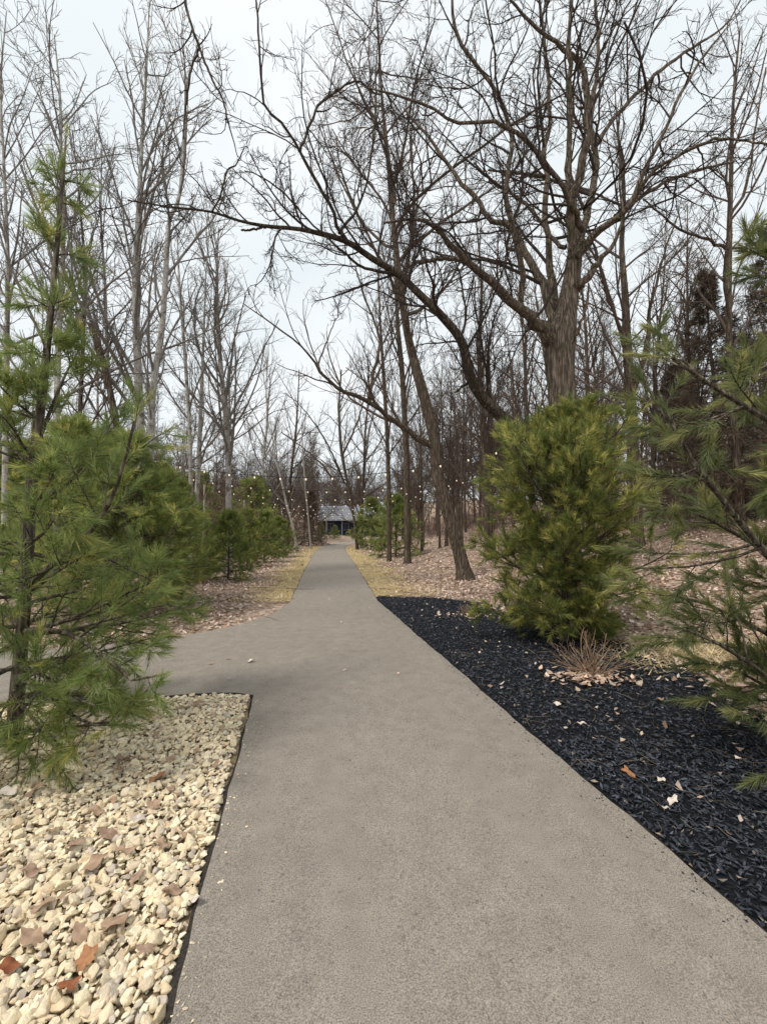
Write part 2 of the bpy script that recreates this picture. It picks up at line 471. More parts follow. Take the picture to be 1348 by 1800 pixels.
# path: main strip, branch strip and a rough dark edge
ys = np.unique(np.concatenate([np.arange(-4, 12, .12), np.arange(12, 90, .5), [4.05, 9.5]]))
def jit(y, s): return .006 * np.sin(y * 2.1 + s) + .005 * np.sin(y * 8.3 + 2 * s) + .004 * np.sin(y * 23 + s)
jl = np.where((ys > 4.0) & (ys < 9.55), 0, jit(ys, 1.0))
Lx = xl(ys) + jl; Rx = xr(ys) + jit(ys, 4.0)
PZ = .022
def crownz(x, y, t): return terrain(x, y) * 0 + .016 * soft(y - 46, 4) + PZ + .012 * (1 - (2 * t - 1) ** 2)
bag = Bag(); nc = 9; tt = np.linspace(0, 1, nc)
XX = Lx[:, None] * (1 - tt) + Rx[:, None] * tt; YY = np.repeat(ys[:, None], nc, 1)
ZZ = crownz(XX, YY, tt[None]) ; ZZ[:, 0] = crownz(XX[:, 0], ys, 0)
def grid_faces(a, b_):
    i, j = np.meshgrid(np.arange(a - 1), np.arange(b_ - 1), indexing='ij'); q = i * b_ + j
    return np.stack([q, q + 1, q + b_ + 1, q + b_], -1).reshape(-1, 4)
vs, fs, ms = [], [], []; off = 0
def addp(V, F, m):
    global off
    vs.append(V.reshape(-1, 3)); fs.append(F + off); ms.append(np.full(len(F), m)); off += len(V.reshape(-1, 3))
addp(np.stack([XX, YY, ZZ], -1), grid_faces(len(ys), nc), 0)
ns = 60
lo = resample(GLO, ns); up = resample(GUP, ns)
lo[1:, 1] += jit(lo[1:, 0], 2.); up[1:, 1] += jit(up[1:, 0], 3.)
kk = (ys >= 4.05) & (ys <= 9.5); yv = ys[kk]; ti = (yv - 4.05) / (9.5 - 4.05)
SX = lo[:, None, 0] * (1 - ti) + up[:, None, 0] * ti; SY = lo[:, None, 1] * (1 - ti) + up[:, None, 1] * ti
SX[0] = Lx[kk]; SY[0] = yv
SZ = np.full_like(SX, PZ) + .010 * np.sin(np.pi * ti)[None] * (np.arange(ns)[:, None] > 0) * np.minimum(1, np.arange(ns)[:, None] / 8)
addp(np.stack([SX, SY, SZ], -1), grid_faces(ns, len(yv)), 0)
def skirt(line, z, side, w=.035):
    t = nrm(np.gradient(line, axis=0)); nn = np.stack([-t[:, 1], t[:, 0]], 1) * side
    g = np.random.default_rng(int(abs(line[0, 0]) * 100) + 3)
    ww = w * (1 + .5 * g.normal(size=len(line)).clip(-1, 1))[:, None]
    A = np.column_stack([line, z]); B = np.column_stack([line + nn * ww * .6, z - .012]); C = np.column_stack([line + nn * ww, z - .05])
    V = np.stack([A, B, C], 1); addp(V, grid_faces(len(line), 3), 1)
k1 = ys <= 4.05; k2 = ys >= 9.5
def pz(y): return .016 * soft(y - 46, 4) + PZ
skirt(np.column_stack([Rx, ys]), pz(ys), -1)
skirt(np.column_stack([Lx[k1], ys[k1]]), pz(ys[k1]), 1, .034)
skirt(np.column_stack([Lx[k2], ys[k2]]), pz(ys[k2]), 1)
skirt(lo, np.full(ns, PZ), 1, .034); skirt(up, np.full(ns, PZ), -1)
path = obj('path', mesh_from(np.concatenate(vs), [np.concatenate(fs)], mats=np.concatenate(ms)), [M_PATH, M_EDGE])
tag(path, kind='structure')

def sheet(name, m, X, Y, lift):
    Z = terrain(X, Y) + lift
    return tag(obj(name, mesh_from(np.stack([X, Y, Z], -1).reshape(-1, 3), grid_faces(*X.shape)), m), kind='structure')
# gravel bed
ty = np.linspace(-1, 1, 60); a = np.linspace(0, 1, 40)
gyy = np.linspace(-2, 4.12, 60)
GX = (xl(gyy) - .01)[:, None] * (1 - a) + (-5.4) * a
GY = np.minimum(np.repeat(gyy[:, None], 40, 1), ylow(GX) - .02)
gravel_bed = sheet('gravel_bed', M_GBASE, GX, GY, -.006)
# mulch bed
myy = np.linspace(-2, MTOP - .02, 80)
MX = (xr(myy) + .01)[:, None] * (1 - a) + np.maximum(mulch_x(myy), xr(myy) + .02)[:, None] * a
mulch_bed = sheet('mulch_bed', M_MULCH, MX, np.repeat(myy[:, None], 40, 1), -.004)
# straw-coloured verges along the far path
def verge(side, y0, y1, wfun):
    yy = np.arange(y0, y1, .4); t = np.linspace(0, 1, 10)
    e = (xl(yy) - .0) if side < 0 else (xr(yy) + .0)
    w = np.array([wfun(v_) for v_ in yy]) * (1 + .18 * np.sin(yy * 2.3) + .1 * np.sin(yy * 5.1))
    VX = e[:, None] + side * w[:, None] * t
    return sheet('verge', M_VERGE, VX, np.repeat(yy[:, None], 10, 1), .004)
wL = lambda y: float(np.interp(y, [9.4, 10.4, 12, 16, 30, 46], [.03, .35, .8, 1.0, 1.1, 1.3]))
wR = lambda y: float(np.interp(y, [10.15, 10.5, 11.2, 13, 16, 30, 46], [.03, .5, .9, 1.2, 1.3, 1.3, 1.3]))
verge(-1, 9.4, 46, wL); verge(1, 10.15, 46, wR)

# ------------------------------------------------------------------ the big oak and its neighbours (bare)
OAK_LV = [dict(n=11, t0=.12, t1=1, ang=.85, ratio=.46, npts=9, wig=.15, trop=.04, rmin=.008, rr=.6),
          dict(n=7, t0=.15, t1=1, ang=.8, ratio=.5, npts=6, wig=.16, trop=.04, rmin=.006),
          dict(n=5, t0=.12, t1=1, ang=.75, ratio=.55, npts=4, wig=.16, trop=.03, rmin=.0046, lmin=.2),
          dict(n=2, t0=.15, t1=.9, ang=.75, ratio=.5, npts=3, wig=.15, trop=.03, rmin=.0036, lmin=.12)]
D = 9.0
oak_trunk = [(986, 1000, D, 74), (990, 850, D, 68), (990, 760, D, 64), (987, 690, D, 62), (984, 640, D, 62), (988, 590, D, 62), (996, 545, D, 46), (1005, 490, D, 36), (1011, 445, D - .05, 30), (1006, 390, D - .1, 24), (1004, 345, D - .2, 20)]
oak_limbs = [
    [(982, 620, D, 38), (954, 578, D - .2, 30), (909, 535, D - .6, 22), (869, 500, D - .9, 19), (834, 470, D - 1.2, 16), (789, 430, D - 1.6, 13), (764, 400, D - 1.9, 9), (724, 385, D - 2.1, 7), (674, 392, D - 2.3, 4)],
    [(834, 470, D - 1.2, 12), (794, 455, D - 1.1, 10), (760, 458, D - .9, 9), (727, 462, D - .7, 8)],
    [(980, 590, D + .1, 28), (956, 505, D + .4, 20), (924, 450, D + .7, 15), (904, 402, D + .9, 13), (859, 385, D + 1.1, 11), (839, 350, D + 1.2, 11), (809, 320, D + 1.3, 9), (759, 250, D + 1.5, 7), (709, 190, D + 1.6, 4)],
    [(914, 537, D - .5, 14), (917, 475, D - .7, 14), (899, 400, D - .9, 13), (889, 325, D - 1.1, 11), (899, 250, D - 1.2, 9), (879, 175, D - 1.4, 9), (844, 125, D - 1.5, 8), (799, 50, D - 1.7, 8), (794, -30, D - 1.8, 5)],
    [(982, 585, D + .3, 26), (966, 450, D + .9, 15), (959, 350, D + 1.3, 13), (956, 275, D + 1.5, 11), (964, 200, D + 1.8, 9), (959, 100, D + 2, 8), (946, -20, D + 2.1, 5)],
    [(1004, 455, D - .4, 16), (999, 350, D - .8, 14), (999, 250, D - 1.1, 12), (1001, 150, D - 1.4, 11), (999, 75, D - 1.6, 9), (1006, -40, D - 1.8, 6)],
    [(1004, 350, D - .2, 20), (1029, 260, D - .4, 18), (1034, 175, D - .6, 15), (1014, 105, D - .8, 12), (974, 75, D - 1, 9), (924, 30, D - 1.2, 7), (880, -20, D - 1.4, 4)],
    [(1024, 405, D - .3, 13), (994, 340, D - 1.1, 11), (949, 275, D - 1.6, 10), (909, 235, D - 1.9, 9), (869, 215, D - 2.1, 8), (804, 215, D - 2.3, 7), (759, 190, D - 2.5, 6), (704, 170, D - 2.6, 5), (640, 152, D - 2.7, 3)],
    [(1014, 445, D + .2, 17), (1044, 325, D + .9, 15), (1044, 250, D + 1.2, 12), (1039, 200, D + 1.4, 11), (1049, 100, D + 1.6, 9), (1044, -30, D + 1.8, 6)],
    [(1044, 255, D + 1.2, 10), (1099, 185, D + 1.6, 9), (1164, 120, D + 2, 8), (1214, 85, D + 2.2, 6), (1274, 45, D + 2.4, 4), (1305, -10, D + 2.5, 3)],
    [(1012, 450, D - .2, 19), (1054, 402, D - .6, 16), (1104, 360, D - 1, 14), (1134, 300, D - 1.2, 10), (1164, 235, D - 1.4, 8), (1204, 150, D - 1.6, 7), (1239, 95, D - 1.7, 5), (1280, 45, D - 1.8, 3)],
    [(1110, 352, D - 1, 9), (1149, 300, D - 1.4, 8), (1174, 284, D - 1.6, 7), (1239, 250, D - 1.9, 7), (1284, 245, D - 2.1, 5), (1360, 256, D - 2.3, 4)],
    [(1080, 380, D - .8, 9), (1149, 330, D - .5, 8), (1224, 300, D - .1, 7), (1290, 285, D + .2, 4)],
    [(1002, 525, D, 20), (1026, 495, D - .3, 18), (1050, 462, D - .5, 14), (1076, 432, D - .7, 9), (1094, 385, D - .9, 6), (1088, 320, D - 1, 4)],
    [(994, 435, D + .3, 10), (974, 425, D + .5, 9), (944, 380, D + .8, 8), (899, 340, D + 1.1, 6), (859, 315, D + 1.3, 5), (832, 285, D + 1.4, 3)],
    [(957, 310, D + 1.4, 8), (909, 304, D + 1.2, 7), (859, 299, D + 1, 4)],
    [(1000, 610, D - .2, 9), (1020, 570, D - .5, 7), (1032, 530, D - .6, 6), (1034, 500, D - .6, 4)],
]
oak = traced_tree('oak_tree', 'massive bare oak with thick grey trunk and wide spreading limbs behind the round pine', 'tree',
                  oak_trunk, oak_limbs, OAK_LV, M_OAK, M_TWIG, 11, amp=.03)

D = 8.6
arch_trunk = [(985, 990, 9.6, 34), (965, 870, 9.3, 32), (935, 782, 9.0, 29), (895, 745, 8.8, 27), (850, 702, 8.6, 25), (826, 660, 8.4, 23), (812, 602, 8.2, 20), (780, 560, 8.0, 18), (740, 520, 7.9, 16), (700, 482, 7.7, 15), (655, 455, 7.5, 14), (610, 425, 7.3, 13), (560, 410, 7.1, 11), (520, 402, 6.9, 9), (470, 398, 6.7, 8), (420, 388, 6.5, 6), (370, 372, 6.4, 5), (300, 364, 6.2, 4), (225, 352, 6.1, 2.5)]
arch_limbs = [
    [(612, 428, 7.3, 11), (598, 405, 7.2, 9), (580, 360, 7, 8), (540, 290, 6.8, 7), (527, 265, 6.7, 6.5), (495, 215, 6.5, 6), (468, 190, 6.4, 6), (458, 130, 6.2, 5), (455, 60, 6, 4.5), (448, -30, 5.9, 3.5)],
    [(528, 266, 6.7, 6), (545, 220, 6.8, 6), (560, 185, 6.9, 5.5), (585, 165, 7, 5), (625, 142, 7.1, 4), (660, 165, 7.2, 3)],
    [(596, 410, 7.2, 7), (625, 370, 7.5, 6), (645, 320, 7.7, 5), (655, 250, 7.9, 5), (660, 180, 8, 4), (662, 100, 8.1, 3)],
    [(830, 668, 8.4, 8), (812, 680, 8.5, 6), (800, 690, 8.5, 3)],
    [(700, 482, 7.7, 8), (640, 470, 7.4, 6), (600, 440, 7.1, 5), (540, 385, 6.9, 4), (500, 340, 6.8, 4), (460, 310, 6.7, 3), (430, 300, 6.6, 2)],
    [(372, 373, 6.4, 4), (388, 345, 6.3, 4), (400, 300, 6.2, 4), (415, 290, 6.2, 3), (430, 260, 6.1, 2.5)],
    [(470, 398, 6.7, 5), (440, 404, 6.6, 5), (424, 404, 6.6, 4)],
    [(450, -20, 5.9, 4), (405, -85, 5.7, 4.5), (345, -60, 5.5, 5), (325, 0, 5.4, 6), (338, 45, 5.4, 6), (350, 85, 5.4, 7)],
    [(350, 85, 5.4, 5), (336, 125, 5.4, 4.5), (327, 190, 5.5, 4), (322, 245, 5.5, 2.5)],
    [(350, 85, 5.4, 6), (372, 135, 5.3, 5), (392, 178, 5.3, 4.5), (403, 220, 5.2, 3.5), (418, 275, 5.2, 2)],
]
arch = traced_tree('arching_tree', 'dark bare tree whose trunk arches low to the left out of the round pine', 'tree',
                   arch_trunk, arch_limbs,
                   [dict(n=9, t0=.12, t1=1, ang=.8, ratio=.45, npts=8, wig=.16, trop=.03, rmin=.006),
                    dict(n=6, t0=.15, t1=1, ang=.8, ratio=.5, npts=6, wig=.17, trop=.02, rmin=.0045),
                    dict(n=4, t0=.1, t1=1, ang=.75, ratio=.55, npts=4, wig=.16, trop=.02, rmin=.0034, lmin=.12)],
                   M_DARK, M_TWIG, 23, ntr=60, amp=.04,
                   crown_from_trunk=dict(n=34, t0=.33, t1=1, ang=.9, ratio=.19, npts=10, wig=.12, trop=.07, rmin=.007, lmin=.6))

bx_, by_ = ground(818, 1019); D = by_
lean_trunk = [(819, 1022, D, 34), (808, 975, D, 30), (797, 935, D, 29), (781, 880, D, 29), (768, 830, D, 28), (765, 780, D, 26), (747, 705, D, 24), (730, 645, D + .1, 22), (713, 572, D + .2, 17), (701, 482, D + .3, 15), (690, 380, D + .4, 12), (682, 280, D + .4, 10), (672, 180, D + .4, 7), (665, 60, D + .4, 5), (660, -40, D + .4, 3)]
lean_limbs = [
    [(760, 785, D, 16), (730, 768, D - .2, 14), (700, 745, D - .4, 12), (650, 706, D - .8, 10), (600, 686, D - 1.2, 8), (570, 662, D - 1.4, 7), (545, 625, D - 1.6, 5), (520, 600, D - 1.8, 4), (480, 570, D - 2, 3.5), (430, 535, D - 2.2, 2)],
    [(648, 705, D - .8, 8), (655, 662, D - .6, 8), (668, 605, D - .4, 7), (660, 570, D - .3, 5), (640, 520, D - .2, 4), (625, 470, D, 3)],
    [(570, 662, D - 1.4, 4), (560, 640, D - 1.2, 4), (575, 600, D - 1, 3), (590, 560, D - .9, 2)],
    [(728, 640, D + .1, 10), (712, 560, D - .4, 9), (690, 500, D - .7, 7), (650, 420, D - 1, 6), (600, 320, D - 1.2, 4), (560, 220, D - 1.4, 3)],
    [(705, 520, D + .3, 9), (720, 440, D + .8, 7), (728, 350, D + 1.1, 6), (722, 240, D + 1.3, 4), (735, 130, D + 1.4, 3)],
]
lean = traced_tree('leaning_tree', 'leaning bare tree with tall tan trunk rising from the leaf litter beside the black mulch', 'tree',
                   lean_trunk, lean_limbs,
                   [dict(n=11, t0=.12, t1=1, ang=.75, ratio=.5, npts=7, wig=.13, trop=.05, rmin=.009),
                    dict(n=6, t0=.15, t1=1, ang=.7, ratio=.5, npts=5, wig=.14, trop=.04, rmin=.0065),
                    dict(n=4, t0=.1, t1=1, ang=.7, ratio=.55, npts=4, wig=.14, trop=.03, rmin=.005, lmin=.2)],
                   M_WOOD, M_WTWIG, 31, ntr=50, amp=.03,
                   crown_from_trunk=dict(n=30, t0=.42, t1=1, ang=.8, ratio=.28, npts=9, wig=.1, trop=.05, rmin=.009))

# slimmer trees that can be told apart
UP = [dict(n=7, t0=.15, t1=1, ang=.6, ratio=.46, npts=5, wig=.11, trop=.06, rmin=.0065),
      dict(n=5, t0=.15, t1=1, ang=.65, ratio=.52, npts=4, wig=.14, trop=.05, rmin=.005, lmin=.2),
      dict(n=2, t0=.2, t1=1, ang=.65, ratio=.55, npts=3, wig=.14, trop=.04, rmin=.004, lmin=.15)]
def slim(label, pts, d, seed, m=M_PALE, mt=M_PTWIG, nbr=34, ratio=.24, ang=.62, t0=.3, limbs=[], name='slender_tree', group='slender pale trees behind the left pines', lv=UP):
    tr = [(a, b_, d, w) for a, b_, w in pts]
    lm = [[(a, b_, d + dd, w) for a, b_, dd, w in l] for l in limbs]
    return traced_tree(name, label, 'tree', tr, lm, lv, m, mt, seed, group, ntr=36, amp=.03,
                       crown_from_trunk=dict(n=nbr, t0=t0, t1=.99, ang=ang, ratio=ratio, npts=9, wig=.07, trop=.09, rmin=.005, shrink=.55))
slim('tall straight pale grey tree standing left of the forked crooked one', [(252, 900, 18), (250, 800, 17), (243, 650, 16), (239, 500, 14), (244, 380, 11), (250, 250, 8), (257, 130, 6), (262, 30, 3), (264, -40, 1.5)], 10.5, 41)
slim('crooked pale tree whose stem kinks right two thirds up', [(258, 900, 15), (264, 790, 15), (270, 680, 14), (285, 580, 13), (292, 480, 11), (298, 388, 9), (316, 345, 8), (324, 230, 6), (330, 150, 5), (352, 60, 2)], 9.5, 42, nbr=24)
slim('thin twin stemmed pale tree, left stem, above the pine hedge', [(340, 960, 9), (336, 860, 9), (334, 760, 8), (325, 620, 7), (316, 500, 5), (312, 415, 2)], 14, 43, nbr=20)
slim('thin pale tree just right of the twin stem, above the pine hedge', [(338, 960, 10), (346, 880, 10), (352, 760, 9), (356, 650, 7), (360, 540, 4), (364, 450, 2)], 14.3, 44, nbr=20)
slim('evenly branched pale tree with a fan shaped crown against open sky', [(403, 985, 12), (402, 880, 12), (401, 800, 12), (398, 740, 12), (388, 640, 10), (383, 560, 8), (382, 470, 5), (385, 400, 2)], 15, 45, nbr=44, ratio=.36, ang=.55, t0=.28)
slim('pale tree at the far left edge of the picture', [(8, 960, 11), (10, 800, 11), (13, 600, 10), (14, 450, 8), (8, 300, 6), (2, 150, 4), (12, 20, 2)], 9.5, 46)
slim('pale tree rising straight behind the tall foreground pine', [(98, 950, 13), (100, 750, 12), (104, 600, 11), (112, 420, 9), (108, 280, 7), (106, 170, 5), (96, 60, 2)], 9, 47, nbr=40, ratio=.28)
slim('broken brown trunk tilting left behind the foreground pine', [(232, 900, 15), (208, 760, 14), (190, 670, 13), (172, 600, 11), (158, 570, 9)], 9, 48, M_WOOD, M_WTWIG, nbr=8, ratio=.3, t0=.5)
slim('thin grey tree between the tilted broken trunk and the tall straight one', [(215, 920, 9), (205, 800, 9), (190, 640, 8), (185, 500, 6), (178, 380, 4), (180, 250, 2)], 11.5, 49, nbr=28)
slim('thin dark tree with short twigs just behind the foreground pine', [(135, 950, 10), (138, 800, 9), (146, 620, 8), (150, 480, 6), (140, 350, 3), (128, 230, 2)], 11, 50, M_WOOD, M_WTWIG, nbr=28)
slim('slim white birch leaning left at the edge of the far path', [(522, 966, 6), (516, 930, 5.5), (505, 890, 5), (497, 855, 4), (484, 800, 3), (476, 740, 1.5)], 34, 51, M_BIRCH, M_PTWIG, nbr=14, name='birch_tree', group='white birches by the far path', lv=UP[:2])
slim('slim white birch standing nearly upright left of the far path', [(546, 958, 4.5), (542, 910, 4), (537, 860, 3.5), (533, 800, 3), (530, 740, 1.5)], 38, 52, M_BIRCH, M_PTWIG, nbr=12, name='birch_tree', group='white birches by the far path', lv=UP[:2])
GR = 'bare trees on the right hand slope'
slim('brown forked tree behind and right of the massive oak', [(1118, 900, 24), (1113, 800, 23), (1108, 700, 21), (1101, 600, 18), (1098, 520, 15), (1092, 430, 11), (1096, 330, 8), (1085, 230, 4), (1080, 150, 2)], 13, 53, M_WOOD, M_WTWIG, nbr=30, ratio=.28, ang=.75,
     limbs=[[(1111, 690, 0, 12), (1128, 640, -.3, 11), (1138, 590, -.5, 9), (1146, 530, -.7, 7), (1165, 450, -1, 5), (1190, 380, -1.2, 3)]], group=GR)
slim('straight grey tree with a small forked crown near the right edge', [(1300, 900, 16), (1292, 780, 15), (1285, 680, 14), (1280, 560, 12), (1281, 420, 11), (1284, 320, 9), (1288, 180, 6), (1300, 50, 3)], 12.5, 54, M_WOOD, M_WTWIG, nbr=30, ratio=.26, ang=.8,
     limbs=[[(1281, 440, 0, 8), (1240, 420, -.3, 6), (1190, 400, -.5, 5), (1130, 350, -.8, 3)], [(1283, 380, 0, 7), (1310, 330, .3, 6), (1325, 240, .5, 4), (1345, 120, .7, 3)]], group=GR)
slim('dark slim tree between the leaning tree and the massive oak', [(856, 940, 13), (853, 840, 12), (848, 740, 11), (842, 620, 9), (846, 500, 6), (836, 380, 3)], 17, 55, M_WOOD, M_WTWIG, nbr=30, ang=.7, group=GR)
slim('dark upright tree directly behind the leaning tree stem', [(716, 950, 15), (715, 860, 14), (712, 760, 13), (706, 650, 12), (698, 560, 9), (694, 450, 6), (688, 340, 3)], 20, 56, M_WOOD, M_WTWIG, nbr=34, ang=.55, group=GR)
slim('slim brown tree left of the leaning tree, its stem splitting high', [(684, 950, 10), (683, 860, 10), (680, 760, 9), (674, 660, 8), (668, 560, 5), (664, 460, 3)], 22, 57, M_WOOD, M_WTWIG, nbr=34, ang=.5, group=GR)

slim('dark tree at the far path whose limbs sweep left over it', [(628, 962, 7), (622, 910, 6.5), (611, 850, 6), (600, 790, 7), (596, 720, 5), (600, 650, 3)], 37, 58, M_WOOD, M_WTWIG, nbr=34, ratio=.4, ang=.8, t0=.15, group=GR, lv=UP[:2],
     limbs=[[(618, 890, 0, 6), (590, 850, 1, 5), (565, 815, 1.5, 4), (530, 785, 2, 3), (495, 760, 2.4, 2)], [(606, 850, 0, 5), (585, 800, -1, 4), (560, 755, -1.5, 3), (530, 715, -2, 2), (500, 690, -2.4, 1.5)], [(602, 800, 0, 5), (625, 750, -.5, 4), (640, 700, -1, 3), (650, 640, -1.4, 2)]])
slim('thin bare tree with raised limbs right of the far bend', [(636, 958, 7), (636, 900, 6.5), (640, 830, 6), (642, 760, 5), (648, 690, 4), (646, 620, 2)], 40, 59, M_WOOD, M_WTWIG, nbr=34, ratio=.36, ang=.7, t0=.15, group=GR, lv=UP[:2])
slim('thin bare tree left of the far path behind the birches', [(506, 960, 7), (508, 900, 6.5), (512, 830, 6), (520, 760, 5), (524, 700, 3), (526, 650, 2)], 42, 60, M_WOOD, M_WTWIG, nbr=34, ratio=.36, ang=.75, t0=.15, group='bare trees left of the far path', lv=UP[:2])
slim('thin bare tree left of the path above the last hedge pine', [(462, 950, 7), (464, 890, 6.5), (462, 820, 6), (470, 740, 5), (468, 680, 3), (472, 620, 2)], 36, 61, M_PALE, M_PTWIG, nbr=34, ratio=.34, ang=.7, t0=.2, group='bare trees left of the far path', lv=UP[:2])

# ------------------------------------------------------------------ prototypes of woodland trees, then copies
def proto_tree(seed, H, r, lean_, t0, nbr, ratio, ang, lv, m, mt, name, trop=.08):
    rg = np.random.default_rng(seed)
    n = 30; t = np.linspace(0, 1, n)
    P = np.column_stack([lean_ * H * t ** 1.5 + .02 * H * np.sin(t * 5 + seed) * t, .02 * H * np.sin(t * 4 + 2 * seed) * t, H * t - .15])
    R = r * (1 - .88 * t) * (1 + .5 * np.exp(-t * H / .25))
    th = thing(name, (0, 0, 0), 'x', 'tree', 'x')
    V, Q = fluted(P, R, 8, .03, seed); obj('trunk', mesh_from(V, Q), m, th)
    bag = Bag(); kP, kR = kids(P[None], R[None], nbr, t0, .99, ang, ratio, 8, .09, trop, .010, rg, shrink=.6)
    V, Q = tubes(kP, kR, 4); bag.add(V, Q); A, B = kP, kR
    for lvv in lv:
        A, B = kids(A, B, rg=rg, **lvv); V, Q = tubes(A, B, 3); bag.add(V, Q)
    obj('crown', bag.mesh('crown'), mt, th)
    return th
WLV = [dict(n=6, t0=.15, t1=1, ang=.65, ratio=.45, npts=6, wig=.14, trop=.05, rmin=.008),
       dict(n=5, t0=.15, t1=1, ang=.65, ratio=.5, npts=4, wig=.15, trop=.04, rmin=.006, lmin=.2),
       dict(n=2, t0=.2, t1=1, ang=.6, ratio=.5, npts=3, wig=.15, trop=.04, rmin=.005, lmin=.15)]
FLV = [dict(n=9, t0=.1, t1=1, ang=.7, ratio=.5, npts=5, wig=.15, trop=.05, rmin=.014),
       dict(n=7, t0=.1, t1=1, ang=.65, ratio=.55, npts=3, wig=.15, trop=.04, rmin=.011, lmin=.3)]
near_p = [proto_tree(101 + k, 13, .10 + .02 * (k % 2), (-.05, .04, 0, .07)[k], (.16, .12, .22, .16)[k], 40, .30, (.65, .8, .6, .75)[k], WLV, M_WOOD, M_WTWIG, 'woodland_tree') for k in range(4)]
far_p = [proto_tree(121 + k, 15, .13, (.03, -.04, 0)[k], .12, 44, .36, (.75, .9, .65)[k], FLV, M_WOOD, M_WTWIG, 'woodland_tree') for k in range(3)]
pale_p = [proto_tree(141 + k, 13, .09, (.03, -.02)[k], .25, 30, .25, .55, WLV, M_PALE, M_PTWIG, 'slender_tree') for k in range(2)]

def spread(n, box, mind, ok, seed):
    g = np.random.default_rng(seed); pts = []
    for _ in range(n * 60):
        if len(pts) >= n: break
        x = g.uniform(box[0], box[1]); y = g.uniform(box[2], box[3])
        if ok(x, y) and all((x - a) ** 2 + (y - b_) ** 2 > mind ** 2 for a, b_ in pts): pts.append((x, y))
    return pts
def sx(x, y): return CX + FPX * x / y
used = set()
def plant(protos, pts, label, group, smin, smax, seed):
    g = np.random.default_rng(seed); out = []
    for i, (x, y) in enumerate(pts):
        p = protos[int(g.integers(len(protos)))]; s = g.uniform(smin, smax)
        loc = (x, y, float(terrain(x, y)) - .05); rz = g.uniform(0, 6.28); sc = (s * g.uniform(.85, 1.15), s * g.uniform(.85, 1.15), s)
        lb = label(x, y) if callable(label) else label
        if p.name not in used:
            used.add(p.name); o = p; o.location = loc; o.rotation_euler = (0, 0, rz); o.scale = sc; o['label'] = lb; o['group'] = group
        else: o = copy_thing(p, loc, rz, sc, lb, group)
        out.append(o)
    return out
seen = lambda x, y: -60 < sx(x, y) < 1410
right_near = spread(46, (1, 40, 15, 38), 1.5, lambda x, y: seen(x, y) and x - xr(y) > 4.5 and sx(x, y) > 690, 1)
def where(x, y):
    s_ = sx(x, y); far_ = 'near' if y < 23 else 'midway' if y < 31 else 'deeper'
    z_ = ('left of the leaning tree' if s_ < 770 else 'between the leaning tree and the oak' if s_ < 950 else 'behind the oak' if s_ < 1080 else 'right of the forked brown tree' if s_ < 1200 else 'around the dark conifers')
    return f'slim brown woodland tree {z_}, {far_} on the slope'
plant(near_p, right_near, where, 'woodland trees right of the path', .75, 1.15, 1)
right_far = spread(60, (-2, 70, 38, 85), 2.2, lambda x, y: seen(x, y) and x - xr(y) > 5 and sx(x, y) > 650, 2)
plant(far_p, right_far, lambda x, y: 'distant brown bare tree deep in the woods ' + ('seen left of the leaning tree' if sx(x, y) < 770 else 'seen between leaning tree and oak' if sx(x, y) < 950 else 'seen around the oak trunk' if sx(x, y) < 1080 else 'seen between oak and right edge'), 'distant woodland trees right of the path', .8, 1.15, 2)
left_near = spread(14, (-40, -8, 15, 34), 2.6, lambda x, y: seen(x, y) and xl(y) - x > 6 and sx(x, y) < 330, 3)
plant(pale_p, left_near, 'slender pale bare tree in the woods behind the left pine hedge', 'slender trees behind the pine hedge', .7, 1.1, 3)
left_far = spread(60, (-75, -9, 36, 95), 2.4, lambda x, y: seen(x, y) and xl(y) - x > 4 and sx(x, y) < 575, 4)
plant(far_p, left_far, lambda x, y: 'distant bare tree left of the path, ' + ('above the hedge pines nearest the path' if sx(x, y) > 430 else 'around the fan shaped pale tree' if sx(x, y) > 330 else 'behind the tall pale stems' if sx(x, y) > 180 else 'behind the foreground pine'), 'distant woodland trees left of the path', .7, 1.1, 4)
end_far = spread(60, (-45, 30, 96, 150), 2.5, lambda x, y: 380 < sx(x, y) < 740, 5)
plant(far_p, end_far, 'faraway bare tree in the wood beyond the end of the path', 'faraway trees beyond the path', .85, 1.2, 5)

# the far hillside wood, one mass
g = np.random.default_rng(9); m_ = 240
fy = g.uniform(100, 190, m_); fx = g.uniform(-.95, .95, m_) * fy; S = np.column_stack([fx, fy, terrain(fx, fy) - .2])
P = grow(S, np.column_stack([g.normal(size=(m_, 2)) * .06, np.ones(m_)]), g.uniform(8, 15, m_), 5, .03, .05, g); R = np.linspace(.16, .03, 5)[None] * np.ones((m_, 1))
bag = Bag(); V, Q = tubes(P, R, 3); bag.add(V, Q)
A, B = kids(P, R, 18, .1, 1, .8, .38, 3, .12, .06, .03, g, thin=False); V, Q = tubes(A, B, 3); bag.add(V, Q)
A, B = kids(A, B, 3, .2, 1, .7, .55, 2, .12, .05, .028, g, thin=False); V, Q = tubes(A, B, 3); bag.add(V, Q)
tag(obj('far_wood', bag.mesh('far_wood'), M_WTWIG), 'brown leafless wood covering the far hillside', 'woods', kind='stuff')

